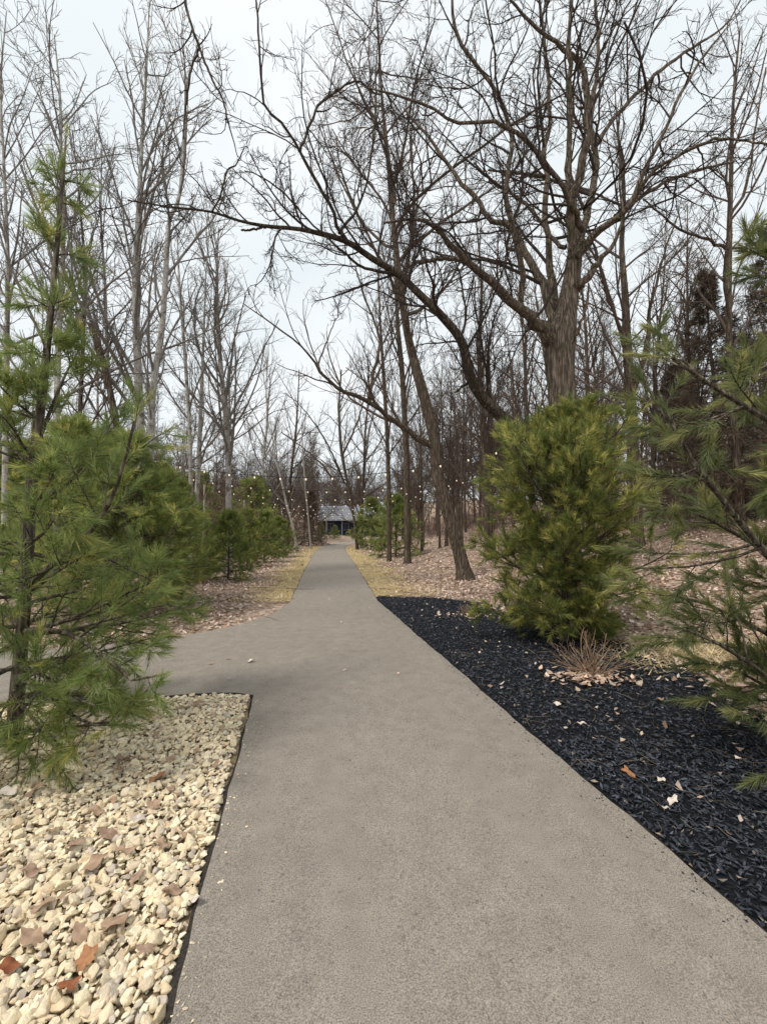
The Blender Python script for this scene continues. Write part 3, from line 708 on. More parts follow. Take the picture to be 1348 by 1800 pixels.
# undergrowth: many-stemmed bare shrubs
def proto_shrub(seed, H, nst, rmin, m, name, lv):
    rg = np.random.default_rng(seed)
    S = rg.normal(size=(nst, 3)) * np.array([.25, .25, 0]) * H * .6; S[:, 2] = -.05
    Dd = np.column_stack([rg.normal(size=nst) * .45, rg.normal(size=nst) * .45, np.ones(nst)])
    P = grow(S, Dd, H * rg.uniform(.5, 1.1, nst), 8, .12, .0, rg)
    R = np.linspace(rmin * 2.4, rmin, 8)[None] * np.ones((nst, 1))
    th = thing(name, (0, 0, 0), 'x', 'shrub', 'x')
    V, Q = tubes(P, R, 4); obj('stems', mesh_from(V, Q), m, th)
    bag = Bag()
    for l in lv:
        P, R = kids(P, R, rg=rg, **l); V, Q = tubes(P, R, 3); bag.add(V, Q)
    tag(obj('twigs', bag.mesh('twigs'), m, th), kind='stuff'); return th
BLV = [dict(n=6, t0=.15, t1=1, ang=.8, ratio=.45, npts=5, wig=.2, trop=-.02, rmin=.006), dict(n=5, t0=.1, t1=1, ang=.8, ratio=.5, npts=4, wig=.2, trop=-.02, rmin=.0045)]
brush_p = [proto_shrub(201 + k, 2.6, 16, .006, M_BRUSH, 'bare_shrub', BLV) for k in range(3)]
br = spread(110, (0, 40, 11, 60), 1.1, lambda x, y: seen(x, y) and x - xr(y) > 7 and (sx(x, y) > 1120 or y > 22), 6)
plant(brush_p, br, lambda x, y: 'tangled brown undergrowth shrub on the right slope, ' + ('near the leaning tree' if sx(x, y) < 850 else 'behind the round pine' if sx(x, y) < 1120 else 'below the dark conifers' if y < 22 else 'far up behind the conifers'), 'undergrowth on the right slope', .6, 1.3, 6)
bl = spread(80, (-34, -6, 15, 62), 1.3, lambda x, y: seen(x, y) and xl(y) - x > 5 and sx(x, y) < 560, 7)
plant(brush_p, bl, lambda x, y: 'tangled brown undergrowth shrub left of the path, ' + ('by the birches' if sx(x, y) > 460 else 'behind the small open pine' if sx(x, y) > 340 else 'behind the twin pale stems' if sx(x, y) > 200 else 'behind the foreground pine'), 'undergrowth behind the pine hedge', 1.1, 2.4, 7)

# ------------------------------------------------------------------ pines
def needles(S, Dr, L, n, nl, w, rg, cols, spread_=(.35, 1.0), droop=.0):
    """S,Dr (m,3), L (m,) shoots -> single-triangle needles"""
    m = len(S); t = rg.random((m, n)) ** .85
    a = (spread_[1] + (spread_[0] - spread_[1]) * t) * rg.uniform(.75, 1.25, (m, n))
    pr = nrm(np.cross(np.broadcast_to(Dr[:, None], (m, n, 3)), rg.normal(size=(m, n, 3))))
    d = nrm(Dr[:, None] * np.cos(a)[..., None] + pr * np.sin(a)[..., None] + np.array([0, 0, -droop]))
    b0 = S[:, None] + Dr[:, None] * (t * L[:, None])[..., None]
    ln = nl * rg.uniform(.7, 1.15, (m, n))
    sd_ = nrm(np.cross(d, rg.normal(size=(m, n, 3)))) * (w / 2)
    tip = b0 + d * ln[..., None]; tip[..., 2] -= droop * ln * .3
    V = np.stack([b0 - sd_, b0 + sd_, tip], 2).reshape(-1, 3)
    F = np.arange(len(V)).reshape(-1, 3)
    c = cols[:, None, None, :] * rg.uniform(.75, 1.25, (m, n, 1, 1)) * np.ones((1, 1, 3, 1))
    return V, F, c.reshape(-1, 3)

GREEN = dict(a=(.075, .115, .030), b=(.15, .17, .04), c=(.045, .085, .032))
def shoot_cols(m, rg, pal, yellow=.3):
    k = rg.random((m, 1)); base = np.array(pal['c']) * (1 - k) + np.array(pal['a']) * k
    y = (rg.random((m, 1)) < yellow) * rg.random((m, 1)); return base * (1 - y) + np.array(pal['b']) * y

def pine_parts(P, R, H, prof, rg, whorl=.33, nb=5, elev=(.15, 1.0), sub=6, per=3, shoot=.14, nn=40, nl=.1, w=.003, yellow=.3,
               pal=GREEN, spr=1.0, vary=(.72, 1.12), thin=False, extra=None, t0=.06, droop=.05, up=.03, fill=1.0, wg=0):
    """P,R: trunk line. Returns (branch bag, needle bag)"""
    wood, leaf = Bag(), Bag(); k = len(R)
    z = np.linalg.norm(np.diff(P, axis=0), axis=1); cum = np.concatenate([[0], np.cumsum(z)]); tot = cum[-1]
    hs = tot * t0 + np.cumsum(whorl * (1 + wg * np.linspace(0, 1, 200) * 200 * whorl / tot).clip(0, 4)) - whorl; hs = hs[hs < tot * .985]; S, Dd, L = [], [], []
    az = rg.random() * 6
    for h in hs:
        p = np.array([np.interp(h, cum, P[:, q_]) for q_ in range(3)]); f = h / tot
        for j_ in range(nb + int(rg.integers(-1, 2))):
            az += 2.4 + rg.normal() * .3; e = elev[0] + (elev[1] - elev[0]) * f + rg.normal() * .12
            S.append(p + np.array([0, 0, rg.normal() * whorl * .2])); Dd.append([math.cos(az) * math.cos(e), math.sin(az) * math.cos(e), math.sin(e)])
            L.append(max(.08, prof(f) * rg.uniform(*vary)))
    S, Dd, L = np.array(S), np.array(Dd), np.array(L)
    B = grow(S, Dd, L, 9, .05, up, rg)
    if extra is not None: B = np.concatenate([B, np.stack([resample(e_, 9) for e_ in extra])])
    BL = np.linalg.norm(np.diff(B, axis=1), axis=2).sum(1)
    BR = (.006 + .011 * BL)[:, None] * np.linspace(1, .3, 9)[None]
    V, Q = tubes(B, BR, 5); wood.add(V, Q)
    C, CR = kids(B, BR, sub, .18, .97, .75, .42, 6, .06, up, .0028, rg, shrink=.65, lmin=.1, thin=thin)
    V, Q = tubes(C, CR, 4); wood.add(V, Q)
    E, ER = kids(C, CR, per, .25, .95, .7, .5, 3, .06, up, .0022, rg, shrink=.4, lmin=.08, lmax=.3, thin=False)
    V, Q = tubes(E, ER, 3); wood.add(V, Q)
    for A in (B, C, E):
        d = nrm(A[:, -1] - A[:, -2]); ln = np.full(len(A), shoot) * rg.uniform(.7, 1.3, len(A))
        s = A[:, -1] - d * ln[:, None] * .4; cc = shoot_cols(len(A), rg, pal, yellow)
        leaf.add(*needles(s, d, ln, nn, nl, w, rg, cc, (.22 * spr, .85 * spr), droop))
    # needles along the younger wood
    for A in (C, E):
        i0 = rg.integers(A.shape[1] // 2, A.shape[1] - 1, len(A)); m_ = np.arange(len(A))
        d = nrm(A[m_, i0 + 1] - A[m_, i0]); ln = np.full(len(A), shoot); s = A[m_, i0] - d * ln[:, None] * .2
        leaf.add(*needles(s, d, ln, int(nn * .7 * fill), nl, w, rg, shoot_cols(len(A), rg, pal, yellow * .4) * .85, (.4 * spr, .95 * spr), droop))
    # leader
    d = nrm(P[-1] - P[-2])[None]; leaf.add(*needles(P[-1:] - d * .25, d, np.array([.32]), int(nn * 2), nl, w, rg, shoot_cols(1, rg, pal, .5), (.2, 1.0), droop))
    return wood, leaf

def pine(name, label, loc, P, R, mt=M_PBARK, group=None, cat='pine tree', seed=1, world=True, **kw):
    rg = np.random.default_rng(seed); th = thing(name, loc, label, cat, group)
    V, Q = fluted(P, R, 10, .03, seed); me = mesh_from(V, Q)
    wood, leaf = pine_parts(P, R, 0, rg=rg, **kw)
    fix = (lambda m_: rel(m_, th)) if world else (lambda m_: m_)
    obj('trunk', fix(me), mt, th)
    obj('branches', fix(wood.mesh('branches')), mt, th)
    obj('crown', fix(leaf.mesh('crown', False)), M_NEEDLE, th)
    return th

# foreground pine, left
gx0, gy0 = ground(28, 1318)
D = gy0
tp = [(24, 1345, D, 34), (30, 1230, D, 29), (42, 1080, D, 25), (50, 950, D, 23), (56, 850, D, 22), (74, 700, D, 18), (90, 550, D, 13), (104, 400, D, 9), (112, 300, D, 6), (117, 240, D, 3)]
P, R = px_line(tp, 40)
ex = [np.array([at(*q_) for q_ in l]) for l in (
    [(45, 1035, D), (95, 990, D - .1), (150, 945, D - .2), (190, 890, D - .3), (218, 815, D - .4), (236, 740, D - .45)],
    [(40, 1110, D), (110, 1110, D - .2), (180, 1150, D - .45), (230, 1195, D - .55), (275, 1188, D - .6)],
    [(36, 1180, D), (90, 1230, D - .3), (150, 1270, D - .45), (200, 1275, D - .5)],
    [(54, 880, D), (110, 860, D + .2), (160, 800, D + .3), (205, 730, D + .4)],
    [(30, 1230, D), (60, 1265, D - .25), (95, 1300, D - .4), (120, 1320, D - .45)], [(34, 1200, D), (5, 1250, D - .3), (-10, 1290, D - .4), (-20, 1310, D - .45)], [(36, 1170, D), (80, 1190, D - .35), (130, 1225, D - .5), (170, 1240, D - .55)],
    [(60, 800, D), (90, 720, D + .1), (120, 650, D + .2), (150, 600, D + .2)])]
pine('white_pine', 'tall young pine at left edge rooted in the cream gravel', (P[0, 0], P[0, 1], 0.), P, R, seed=301,
     prof=lambda f: float(np.interp(f, [0, .12, .3, .45, .6, .8, 1], [1.0, 1.1, 1.08, .74, .26, .14, .12])),
     whorl=.19, nb=5, elev=(-.12, .6), sub=8, per=3, shoot=.11, nn=34, nl=.105, w=.0042, extra=ex, t0=.05, yellow=.25,
     wg=3.2, thin=1.15, pal=dict(a=(.30, .355, .11), b=(.54, .49, .16), c=(.18, .25, .085)))

# round pine, centre right
gx0, gy0 = ground(992, 1128)
D = gy0 + .1
P, R = px_line([(992, 1135, D, 24), (992, 1000, D, 20), (990, 880, D, 14), (992, 800, D, 9), (991, 752, D, 5)], 30)
pine('white_pine', 'round bushy young pine standing in the black mulch in front of the oak', (P[0, 0], P[0, 1], 0.), P, R, seed=302,
     prof=lambda f: float(np.interp(f, [0, .12, .25, .45, .65, .8, .92, 1], [.5, .95, 1.3, 1.5, 1.46, 1.05, .6, .2])),
     whorl=.16, nb=6, vary=(.5, 1.18), elev=(-.12, .85), sub=8, per=3, shoot=.13, nn=30, nl=.12, w=.0075, t0=.07, yellow=.5, up=.07,
     pal=dict(a=(.31, .335, .09), b=(.64, .58, .18), c=(.12, .165, .055)))

# foreground pine, right: trunk outside the frame, boughs reach in
D = 3.0
P, R = px_line([(1560, 1420, D, 46), (1555, 1150, D, 40), (1550, 900, D, 32), (1545, 700, D, 26), (1540, 500, D, 20), (1540, 300, D, 12), (1540, 150, D, 5)], 40)
P[0, 2] = terrain(P[0, 0], P[0, 1]) - .1
ex = [np.array([at(*q_) for q_ in l]) for l in (
    [(1550, 880, D), (1450, 800, D - .3), (1348, 738, D - .5), (1260, 685, D - .6), (1180, 628, D - .7)],
    [(1552, 1130, D), (1440, 1060, D - .2), (1348, 975, D - .35), (1270, 880, D - .45), (1210, 800, D - .5), (1172, 725, D - .5)],
    [(1552, 1080, D), (1440, 1030, D + .1), (1330, 960, D + .1), (1230, 905, D + .1), (1160, 885, D)],
    [(1555, 1240, D), (1440, 1170, D - .1), (1340, 1110, D - .2), (1250, 1065, D - .2), (1175, 1045, D - .2)],
    [(1556, 1340, D), (1440, 1270, D - .2), (1350, 1190, D - .35), (1270, 1135, D - .4), (1200, 1105, D - .4)],
    [(1556, 1380, D), (1450, 1300, D), (1380, 1240, D), (1320, 1190, D), (1250, 1165, D)],
    [(1548, 820, D), (1460, 700, D), (1400, 640, D), (1340, 640, D), (1310, 690, D)],
    [(1545, 640, D), (1470, 560, D), (1400, 490, D), (1340, 450, D), (1318, 440, D)])]
pine('white_pine', 'pine at right edge whose long boughs reach in over the mulch', (P[0, 0], P[0, 1], 0.), P, R, seed=303,
     prof=lambda f: float(np.interp(f, [0, .1, .3, .5, .7, 1], [.7, .95, .9, .5, .3, .1])),
     whorl=.36, nb=4, elev=(.0, .7), sub=10, per=3, shoot=.14, nn=64, nl=.098, w=.0048, spr=.85, extra=ex, t0=.06, yellow=.3,
     pal=dict(a=(.27, .29, .11), b=(.48, .45, .18), c=(.15, .185, .08)))

# hedge and distant pines: three prototypes and copies
def pine_proto(seed, H, wid, nn, w, pal, yellow, sub=6, per=2, bare=.1, name='young_pine'):
    n = 16; t = np.linspace(0, 1, n); rg = np.random.default_rng(seed)
    P = np.column_stack([.03 * H * np.sin(t * 4 + seed) * t, .03 * H * np.sin(t * 3 + 2 * seed) * t, H * t - .1]); R = .022 * H * (1 - .9 * t) ** .9 * .6 + .004
    return pine(name, 'x', (0, 0, 0), P, R, seed=seed, world=False, group='x',
                prof=lambda f: wid * float(np.interp(f, [0, .15, .35, .6, .85, 1], [.75, 1, .98, .72, .35, .08])),
                whorl=H / 12, nb=5, elev=(-.05, .9), sub=sub, per=per, shoot=.16, nn=nn, nl=.125, w=w, t0=bare, yellow=yellow, pal=pal)
HP = dict(a=(.31, .37, .10), b=(.58, .52, .16), c=(.20, .27, .09))
hedge_p = [pine_proto(311, 2.9, 1.25, 20, .009, HP, .4, 6, 3), pine_proto(312, 2.6, 1.15, 20, .009, HP, .3, 6, 3), pine_proto(313, 3.2, 1.1, 20, .009, HP, .5, 6, 3)]
cnt = [0] * 3
def put_pine(k, x, y, s, label, group, rz=None):
    p = hedge_p[k]; g = (x * 7.7 + y * 3.1) % 6.28 if rz is None else rz
    loc = (x, y, float(terrain(x, y)) - .03); cnt[k] += 1
    if cnt[k] == 1:
        p.location = loc; p.rotation_euler = (0, 0, g); p.scale = (s, s, s); p['label'] = label; p['group'] = group; return p
    return copy_thing(p, loc, g, s, label, group)
HG = 'young pines hedging the left of the path'
for k, px_, d, s, lb in ((0, 215, 7.6, 1.2, 'dense pine just across the side path behind the tall foreground pine'),
                         (1, 268, 9.2, 1.15, 'second pine of the left hedge counted from the side path'),
                         (2, 135, 7.9, 1.2, 'green pine mostly hidden behind the tall foreground pine'),
                         (2, 318, 12.5, 1.0, 'pine of the left hedge below the twin pale stems'),
                         (1, 403, 13.6, .9, 'small open pine with bare foot standing alone in the leaf litter left of the path'),
                         (0, 352, 17.5, .95, 'pine of the left hedge just behind the small open one'),
                         (2, 436, 18.5, .85, 'bright green pine right of the small open one, left of the path'),
                         (0, 466, 21.5, .95, 'dark green pine next to the bright one, left of the path'),
                         (1, 492, 26, 1.0, 'last pine of the left hedge, nearest the leaning birch')):
    put_pine(k, (px_ - CX) / FPX * d, d, s, lb, HG)
for k, px_, py_, s, lb in ((0, 652, 966, 1.6, 'dark pine behind a thin stem, right of the far path'), (1, 695, 979, 1.5, 'lighter pine with a short bare foot, right of the far path')):
    x, y = ground(px_, py_); put_pine(k, x, y, s, lb, 'pine pair right of the path')
for x, y, s, k in ((-10.6, 18, 1.5, 0), (-13.2, 20, 1.8, 2), (-15.5, 17, 1.9, 1), (-11, 24, 1.6, 2), (-12.6, 28, 1.9, 0), (-14.5, 27, 2.2, 1), (-9.8, 30, 1.9, 0), (-19, 22, 2.1, 0), (-11.2, 36, 2.0, 2), (-23, 27, 2.3, 2), (-13, 41, 2.2, 1)):
    put_pine(k, x, y, s, ('leftmost' if sx(x, y) < 100 else 'left part' if sx(x, y) < 230 else 'middle part' if sx(x, y) < 340 else 'right end') + ' of the second pine row, taller dull green pine behind the hedge', 'second row of pines behind the left hedge')
for i, (x, y, s, k) in enumerate(((-7.8, 66, .8, 0), (-4.6, 69, .75, 1), (-9.6, 63, .9, 2))):
    put_pine(k, x, y, s, 'tiny green pine in front of the building at the path end', 'small pines by the far building')

# brownish dense conifers on the right slope
CP = dict(a=(.20, .14, .10), b=(.32, .20, .15), c=(.09, .09, .06))
spruce_p = []
def conifer(label, px_, d, H, wid, rz):
    x = (px_ - CX) / FPX * d; z = float(terrain(x, d)); n = 20; t = np.linspace(0, 1, n)
    if not spruce_p:
        P = np.column_stack([.1 * np.sin(t * 5), np.zeros(n), 8.6 * t - .1]); R = .012 * 8.6 * (1 - .93 * t) + .004
        spruce_p.append(pine('spruce_tree', label, (x, d, z), P, R, seed=331, cat='spruce tree', group='dark conifers', world=False,
            prof=lambda f: 2.0 * float(np.interp(f, [0, .1, .3, .6, 1], [.8, 1, .92, .55, .05])),
            whorl=8.6 / 26, nb=6, elev=(-.35, .5), sub=9, per=2, shoot=.2, nn=14, nl=.11, w=.011, t0=.06, yellow=.35, pal=CP, up=-.01, droop=.25))
        return spruce_p[0]
    return copy_thing(spruce_p[0], (x, d, z), rz, (wid / 2.0, wid / 2.0, H / 8.6), label, 'dark conifers')
conifer('dark reddish brown conifer on the slope near the right edge', 1262, 13.5, 8.6, 2.0, 0)
conifer('dark conifer cut by the right edge of the picture', 1372, 12.5, 9.3, 2.1, 2.1)
conifer('low reddish brown conifer left of the far post', 545, 47, 6.4, 2.6, 4.4)
conifer('lower brown conifer on the slope left of the dark reddish one', 1190, 17, 6.5, 1.9, 1.2)

# ------------------------------------------------------------------ string lights, posts, building
def bulb_mesh():
    prof = [(.000, .0), (.016, -.004), (.017, -.045), (.030, -.07), (.040, -.10), (.036, -.128), (.018, -.148), (.0, -.152)]
    k = 8; V = []; 
    for r, z in prof:
        for s in range(k): V.append((r * math.cos(s * 2 * math.pi / k), r * math.sin(s * 2 * math.pi / k), z))
    return mesh_from(np.array(V), grid_wrap(len(prof), k), mats=np.array([0 if i_ < 2 else 1 for i_ in range(len(prof) - 1) for _ in range(k)]))
def grid_wrap(n, k):
    j, s = np.meshgrid(np.arange(n - 1), np.arange(k), indexing='ij'); s2 = (s + 1) % k
    return np.stack([j * k + s, (j + 1) * k + s, (j + 1) * k + s2, j * k + s2], -1).reshape(-1, 4)
BULB = bulb_mesh(); BULB.materials.append(M_CABLE); BULB.materials.append(M_BULB)
def post(x, y, h, label, group='posts carrying the string lights'):
    z = float(terrain(x, y)); th = thing('light_post', (x, y, z), label, 'post', group)
    P = np.array([[[0, 0, -.1], [0, 0, h * .5], [0, 0, h]]]); V, Q = tubes(P, np.full((1, 3), .045), 10); obj('shaft', mesh_from(V, Q), M_POST, th)
    P = np.array([[[0, 0, h], [0, 0, h + .03], [0, 0, h + .06]]]); V, Q = tubes(P, np.array([[.055, .05, .01]]), 10); obj('cap', mesh_from(V, Q), M_POST, th)
    return z + h - .05
def strand(label, A, B, sag, step, s=1.0):
    A, B = np.array(A, float), np.array(B, float); n = 41; t = np.linspace(0, 1, n)[:, None]
    P = A * (1 - t) + B * t; P[:, 2] -= sag * 4 * (t * (1 - t))[:, 0]
    th = thing('string_light', tuple(P[n // 2]), label, 'string lights', 'strands of string lights across the path')
    V, Q = tubes(P[None], np.full((1, n), .006), 4); obj('cable', rel(mesh_from(V, Q), th), M_CABLE, th)
    L = np.linalg.norm(B - A); m = int(L / step)
    for i in range(1, m):
        f = i / m * (n - 1); i0 = int(f); p = P[i0] * (1 - f + i0) + P[min(i0 + 1, n - 1)] * (f - i0)
        o = obj('bulb', BULB, None, th); o.location = p - P[n // 2]; o.scale = (s, s, s); o.rotation_euler = (random.uniform(-.1, .1), random.uniform(-.1, .1), 0)
LB = ['nearest strand of string lights, tied to the oak', 'second strand of string lights counted from the camera', 'third strand of string lights counted from the camera',
      'fourth strand of string lights counted from the camera', 'fifth strand of string lights counted from the camera', 'sixth strand of string lights counted from the camera',
      'seventh strand of string lights counted from the camera', 'eighth strand of string lights counted from the camera', 'farthest strand of string lights, before the building']
LPOST = ['thin grey post holding the left end of the %s strand of lights' % w_ for w_ in ('nearest', 'second', 'third', 'fourth', 'fifth', 'sixth', 'seventh', 'eighth', 'farthest')]
for i, d in enumerate((9.8, 13.5, 17, 21, 25.5, 30, 35, 40, 46)):
    xa = xl(d) - (4.2 if i else 3.9); xb = xr(d) + 5.6
    if i == 0: xb = 3.72
    if i % 2 or i == 0: za = post(xa, d, 3.5, LPOST[i])
    else: za = post(xa, d, 3.5, LPOST[i])
    zb = 3.75
    if i:
        zb = float(terrain(xb, d + .5)) + 3.5
        pt_ = near_p[2]; copy_thing(pt_, (xb, d + .5, float(terrain(xb, d + .5)) - .05), i * 1.3, (.8, .8, .95), 'slim brown tree holding the right end of the %s strand of lights' % ('second', 'third', 'fourth', 'fifth', 'sixth', 'seventh', 'eighth', 'farthest')[i - 1], 'trees carrying the string lights')
    strand(LB[i], (xa, d, za), (xb, d + (0 if i == 0 else .5) - (.9 if i == 0 else 0), zb), .75, .6, .42 + .007 * d)
post(-6.95, 50, 4.2, 'lone grey post standing left of the path near its far bend', None)

# building at the end of the path
def box(bag, c, s):
    c, s = np.array(c, float), np.array(s, float) / 2
    V = np.array([[sx_, sy_, sz_] for sx_ in (-1, 1) for sy_ in (-1, 1) for sz_ in (-1, 1)]) * s + c
    return bag.add(V, np.array([[0, 1, 3, 2], [4, 6, 7, 5], [0, 4, 5, 1], [2, 3, 7, 6], [0, 2, 6, 4], [1, 5, 7, 3]]))
def bpart(name, boxes, m, parent):
    b_ = Bag()
    for c, s in boxes: box(b_, c, s)
    return obj(name, b_.mesh(name, False), m, parent)
hx, hy = -6.3, 84; hz = float(terrain(hx, hy))
H_ = thing('house', (hx, hy, hz), 'navy blue building with pale grey roof at the end of the path', 'building')
bpart('wall', [((0, 4, 1.7), (13, 6, 3.4))], M_NAVY, H_)
rb = Bag(); rb.add([[-7.2, -.2, 3.3], [7.2, -.2, 3.3], [7.2, 4, 6.4], [-7.2, 4, 6.4], [-7.2, 8.2, 3.3], [7.2, 8.2, 3.3], [-7.2, -.2, 3.1], [7.2, -.2, 3.1], [-7.2, 8.2, 3.1], [7.2, 8.2, 3.1]],
       [[0, 1, 2, 3], [3, 2, 5, 4], [0, 6, 7, 1], [4, 5, 9, 8], [6, 8, 9, 7], [0, 3, 4, 4][:4]])
rf = obj('roof', rb.mesh('roof', False), M_ROOF, H_)
bpart('fascia', [((0, -.24, 3.2), (14.4, .06, .26))], M_TRIM, rf)
for x in (-4.6, -1.6, 3.0):
    w_ = bpart('window', [((x, .97, 1.9), (1.3, .06, 1.3))], M_GLASS, H_)
    bpart('window_frame', [((x, .95, 2.6), (1.5, .08, .1)), ((x, .95, 1.2), (1.5, .08, .1)), ((x - .7, .95, 1.9), (.1, .08, 1.3)), ((x + .7, .95, 1.9), (.1, .08, 1.3)), ((x, .93, 1.9), (.05, .05, 1.3))], M_TRIM, w_)
d_ = bpart('door', [((.8, .96, 1.05), (1.0, .07, 2.1))], M_GLASS, H_)
bpart('handle', [((1.15, .9, 1.0), (.05, .08, .16))], M_TRIM, d_)
for x in (-6.4, -2.2, 2.2, 6.4): bpart('porch_post', [((x, .1, 1.55), (.18, .18, 3.1))], M_TRIM, H_)

# ------------------------------------------------------------------ gravel stones
def hull_stone(seed, npt, bev, seg=2):
    import bmesh
    g = np.random.default_rng(seed); p = nrm(g.normal(size=(npt, 3))) * g.uniform(.8, 1.05, (npt, 1)) * np.array([1, g.uniform(.6, .9), g.uniform(.36, .6)])
    bm = bmesh.new(); vv = [bm.verts.new(q_) for q_ in p]; r_ = bmesh.ops.convex_hull(bm, input=vv)
    bmesh.ops.delete(bm, geom=[v_ for v_ in bm.verts if not v_.link_faces], context='VERTS')
    bmesh.ops.dissolve_limit(bm, angle_limit=.2, verts=bm.verts[:], edges=bm.edges[:])
    if bev: bmesh.ops.bevel(bm, geom=bm.edges[:], offset=bev, segments=seg, profile=.6, affect='EDGES', clamp_overlap=True)
    bmesh.ops.triangulate(bm, faces=bm.faces[:]); bm.verts.index_update()
    V = np.array([v_.co[:] for v_ in bm.verts]); F = np.array([[v_.index for v_ in f_.verts] for f_ in bm.faces]); bm.free(); return V / np.abs(V).max(), F
big_st = [mesh_from(*hull_stone(400 + k, 17, .11), None, True, 'stone') for k in range(14)]
for m_ in big_st: m_.materials.append(M_STONE1)
sml = [hull_stone(430 + k, 15, .11, 1) for k in range(10)]
low = [hull_stone(430 + k, 10, 0) for k in range(10)]
g = np.random.default_rng(55); cand = []
for layer, (sp, zoff) in enumerate(((.026, .004), (.033, .012))):
    yy = np.arange(.55, 4.12, sp * .87)
    for r_, y in enumerate(yy):
        x = np.arange(-5.0, 0.2, sp) + (r_ % 2) * sp / 2
        x = x + g.normal(size=len(x)) * sp * .28; y_ = y + g.normal(size=len(x)) * sp * .28
        k_ = in_gravel(x, y_) & (x < xl(y_) - .04) & (y_ < ylow(x) - .03) & (CX + FPX * x / np.maximum(y_, .1) > -140)
        if layer: k_ &= g.random(len(x)) < .72
        x, y_ = x[k_], y_[k_]; s = sp * .64 * np.exp(g.normal(size=len(x)) * .32); s = np.clip(s, .007, .038)
        cand.append(np.column_stack([x, y_, zoff + s * .25 + .006 * g.normal(size=len(x)), s]))
C = np.concatenate(cand); n = len(C)
rot = g.random(n) * 6.283; tx = g.normal(size=n) * .35; tyy = g.normal(size=n) * .35; kind = g.integers(0, 10, n)
vis = (CX + FPX * C[:, 0] / C[:, 1] > 5) & (C[:, 1] > 1.28)
show = C[:, 3] / C[:, 1] * vis * np.where(C[:, 2] > .02, 1.4, 1)
order = np.argsort(-show); big = order[:300]; rest = order[300:]
for i in big:
    o = obj('stone', big_st[int(i) % 14], None, gravel_bed)
    o.location = C[i, :3]; o.rotation_euler = (tx[i], tyy[i], rot[i]); o.scale = (C[i, 3],) * 3
SCOL = np.array([(.72, .61, .43), (.77, .67, .49), (.66, .53, .36), (.79, .71, .55), (.60, .49, .36), (.50, .44, .37), (.74, .64, .46), (.78, .70, .53)])
bag = Bag()
for tier, shp in enumerate((sml, low)):
    far_ = C[rest, 1] > 1.6; sel = rest[far_ if tier else ~far_]
    for k in range(10):
        ii = sel[kind[sel] == k]; V, F = shp[k]; m_ = len(ii)
        cz, sz_ = np.cos(rot[ii])[:, None], np.sin(rot[ii])[:, None]
        W = V[None] * C[ii, 3][:, None, None]; x, y, z = W[..., 0], W[..., 1], W[..., 2]
        y, z = y * np.cos(tx[ii])[:, None] - z * np.sin(tx[ii])[:, None], y * np.sin(tx[ii])[:, None] + z * np.cos(tx[ii])[:, None]
        x, z = x * np.cos(tyy[ii])[:, None] + z * np.sin(tyy[ii])[:, None], -x * np.sin(tyy[ii])[:, None] + z * np.cos(tyy[ii])[:, None]
        x, y = x * cz - y * sz_, x * sz_ + y * cz
        W = np.stack([x, y, z], -1) + C[ii, None, :3]
        cc = SCOL[g.integers(0, len(SCOL), m_)][:, None, :] * g.uniform(.85, 1.12, (m_, 1, 1)) * np.ones((1, len(V), 1))
        FF = (F[None] + (np.arange(m_) * len(V))[:, None, None]).reshape(-1, 3)
        bag.add(W.reshape(-1, 3), FF, cc.reshape(-1, 3))
tag(obj('gravel', bag.mesh('gravel', False), M_STONE, gravel_bed), kind='stuff')

# ------------------------------------------------------------------ mulch chips
g = np.random.default_rng(66); pts = []
def area_points(dens, y0, y1, x0, x1, ok):
    m_ = int(dens * (y1 - y0) * (x1 - x0)); x = g.uniform(x0, x1, m_); y = g.uniform(y0, y1, m_); k_ = ok(x, y); return np.column_stack([x[k_], y[k_]])
mk = lambda x, y: in_mulch(x, y) & (x > xr(y) + .03) & (CX + FPX * x / np.maximum(y, .1) < 1420)
pts = np.concatenate([area_points(2500, .8, 3.2, .8, 4.6, mk), area_points(1100, 3.2, 5.5, .2, 5, mk), area_points(600, 5.5, MTOP, -.3, 5.5, mk)])
n = len(pts); L = g.uniform(.015, .046, n) * (1 + .05 * pts[:, 1]); W_ = L * g.uniform(.22, .45, n); a_ = g.random(n) * 6.28; ti_ = g.normal(size=n) * .35
ax = np.column_stack([np.cos(a_) * np.cos(ti_), np.sin(a_) * np.cos(ti_), np.sin(ti_)]); si = np.column_stack([-np.sin(a_), np.cos(a_), g.normal(size=n) * .4]); up_ = nrm(np.cross(ax, si))
z = terrain(pts[:, 0], pts[:, 1]) + .004 + g.random(n) * .022; c0 = np.column_stack([pts, z])
T = (.3 * W_)[:, None]; bend = (g.normal(size=n) * .12 * L)[:, None]
V = np.stack([c0 - ax * L[:, None] / 2, c0 - si * W_[:, None] / 2 + up_ * bend, c0 + ax * L[:, None] / 2, c0 + si * W_[:, None] / 2 + up_ * bend, c0 + up_ * (T + bend) + ax * L[:, None] * .1], 1)
F = np.array([[0, 1, 4], [1, 2, 4], [2, 3, 4], [3, 0, 4], [0, 2, 1], [0, 3, 2]])
base = np.array([.030, .033, .042]) * np.exp(g.normal(size=(n, 1)) * .55) + np.array([.0, .001, .004]) * g.random((n, 1))
pale = (g.random(n) < .016)[:, None]; base = np.where(pale, np.array([.30, .235, .18]) * g.uniform(.5, 1.2, (n, 1)), base)
tag(obj('mulch_chips', mesh_from(V.reshape(-1, 3), (F[None] + (np.arange(n) * 5)[:, None, None]).reshape(-1, 3), np.repeat(base, 5, 0), False), M_CHIP, mulch_bed), kind='stuff')
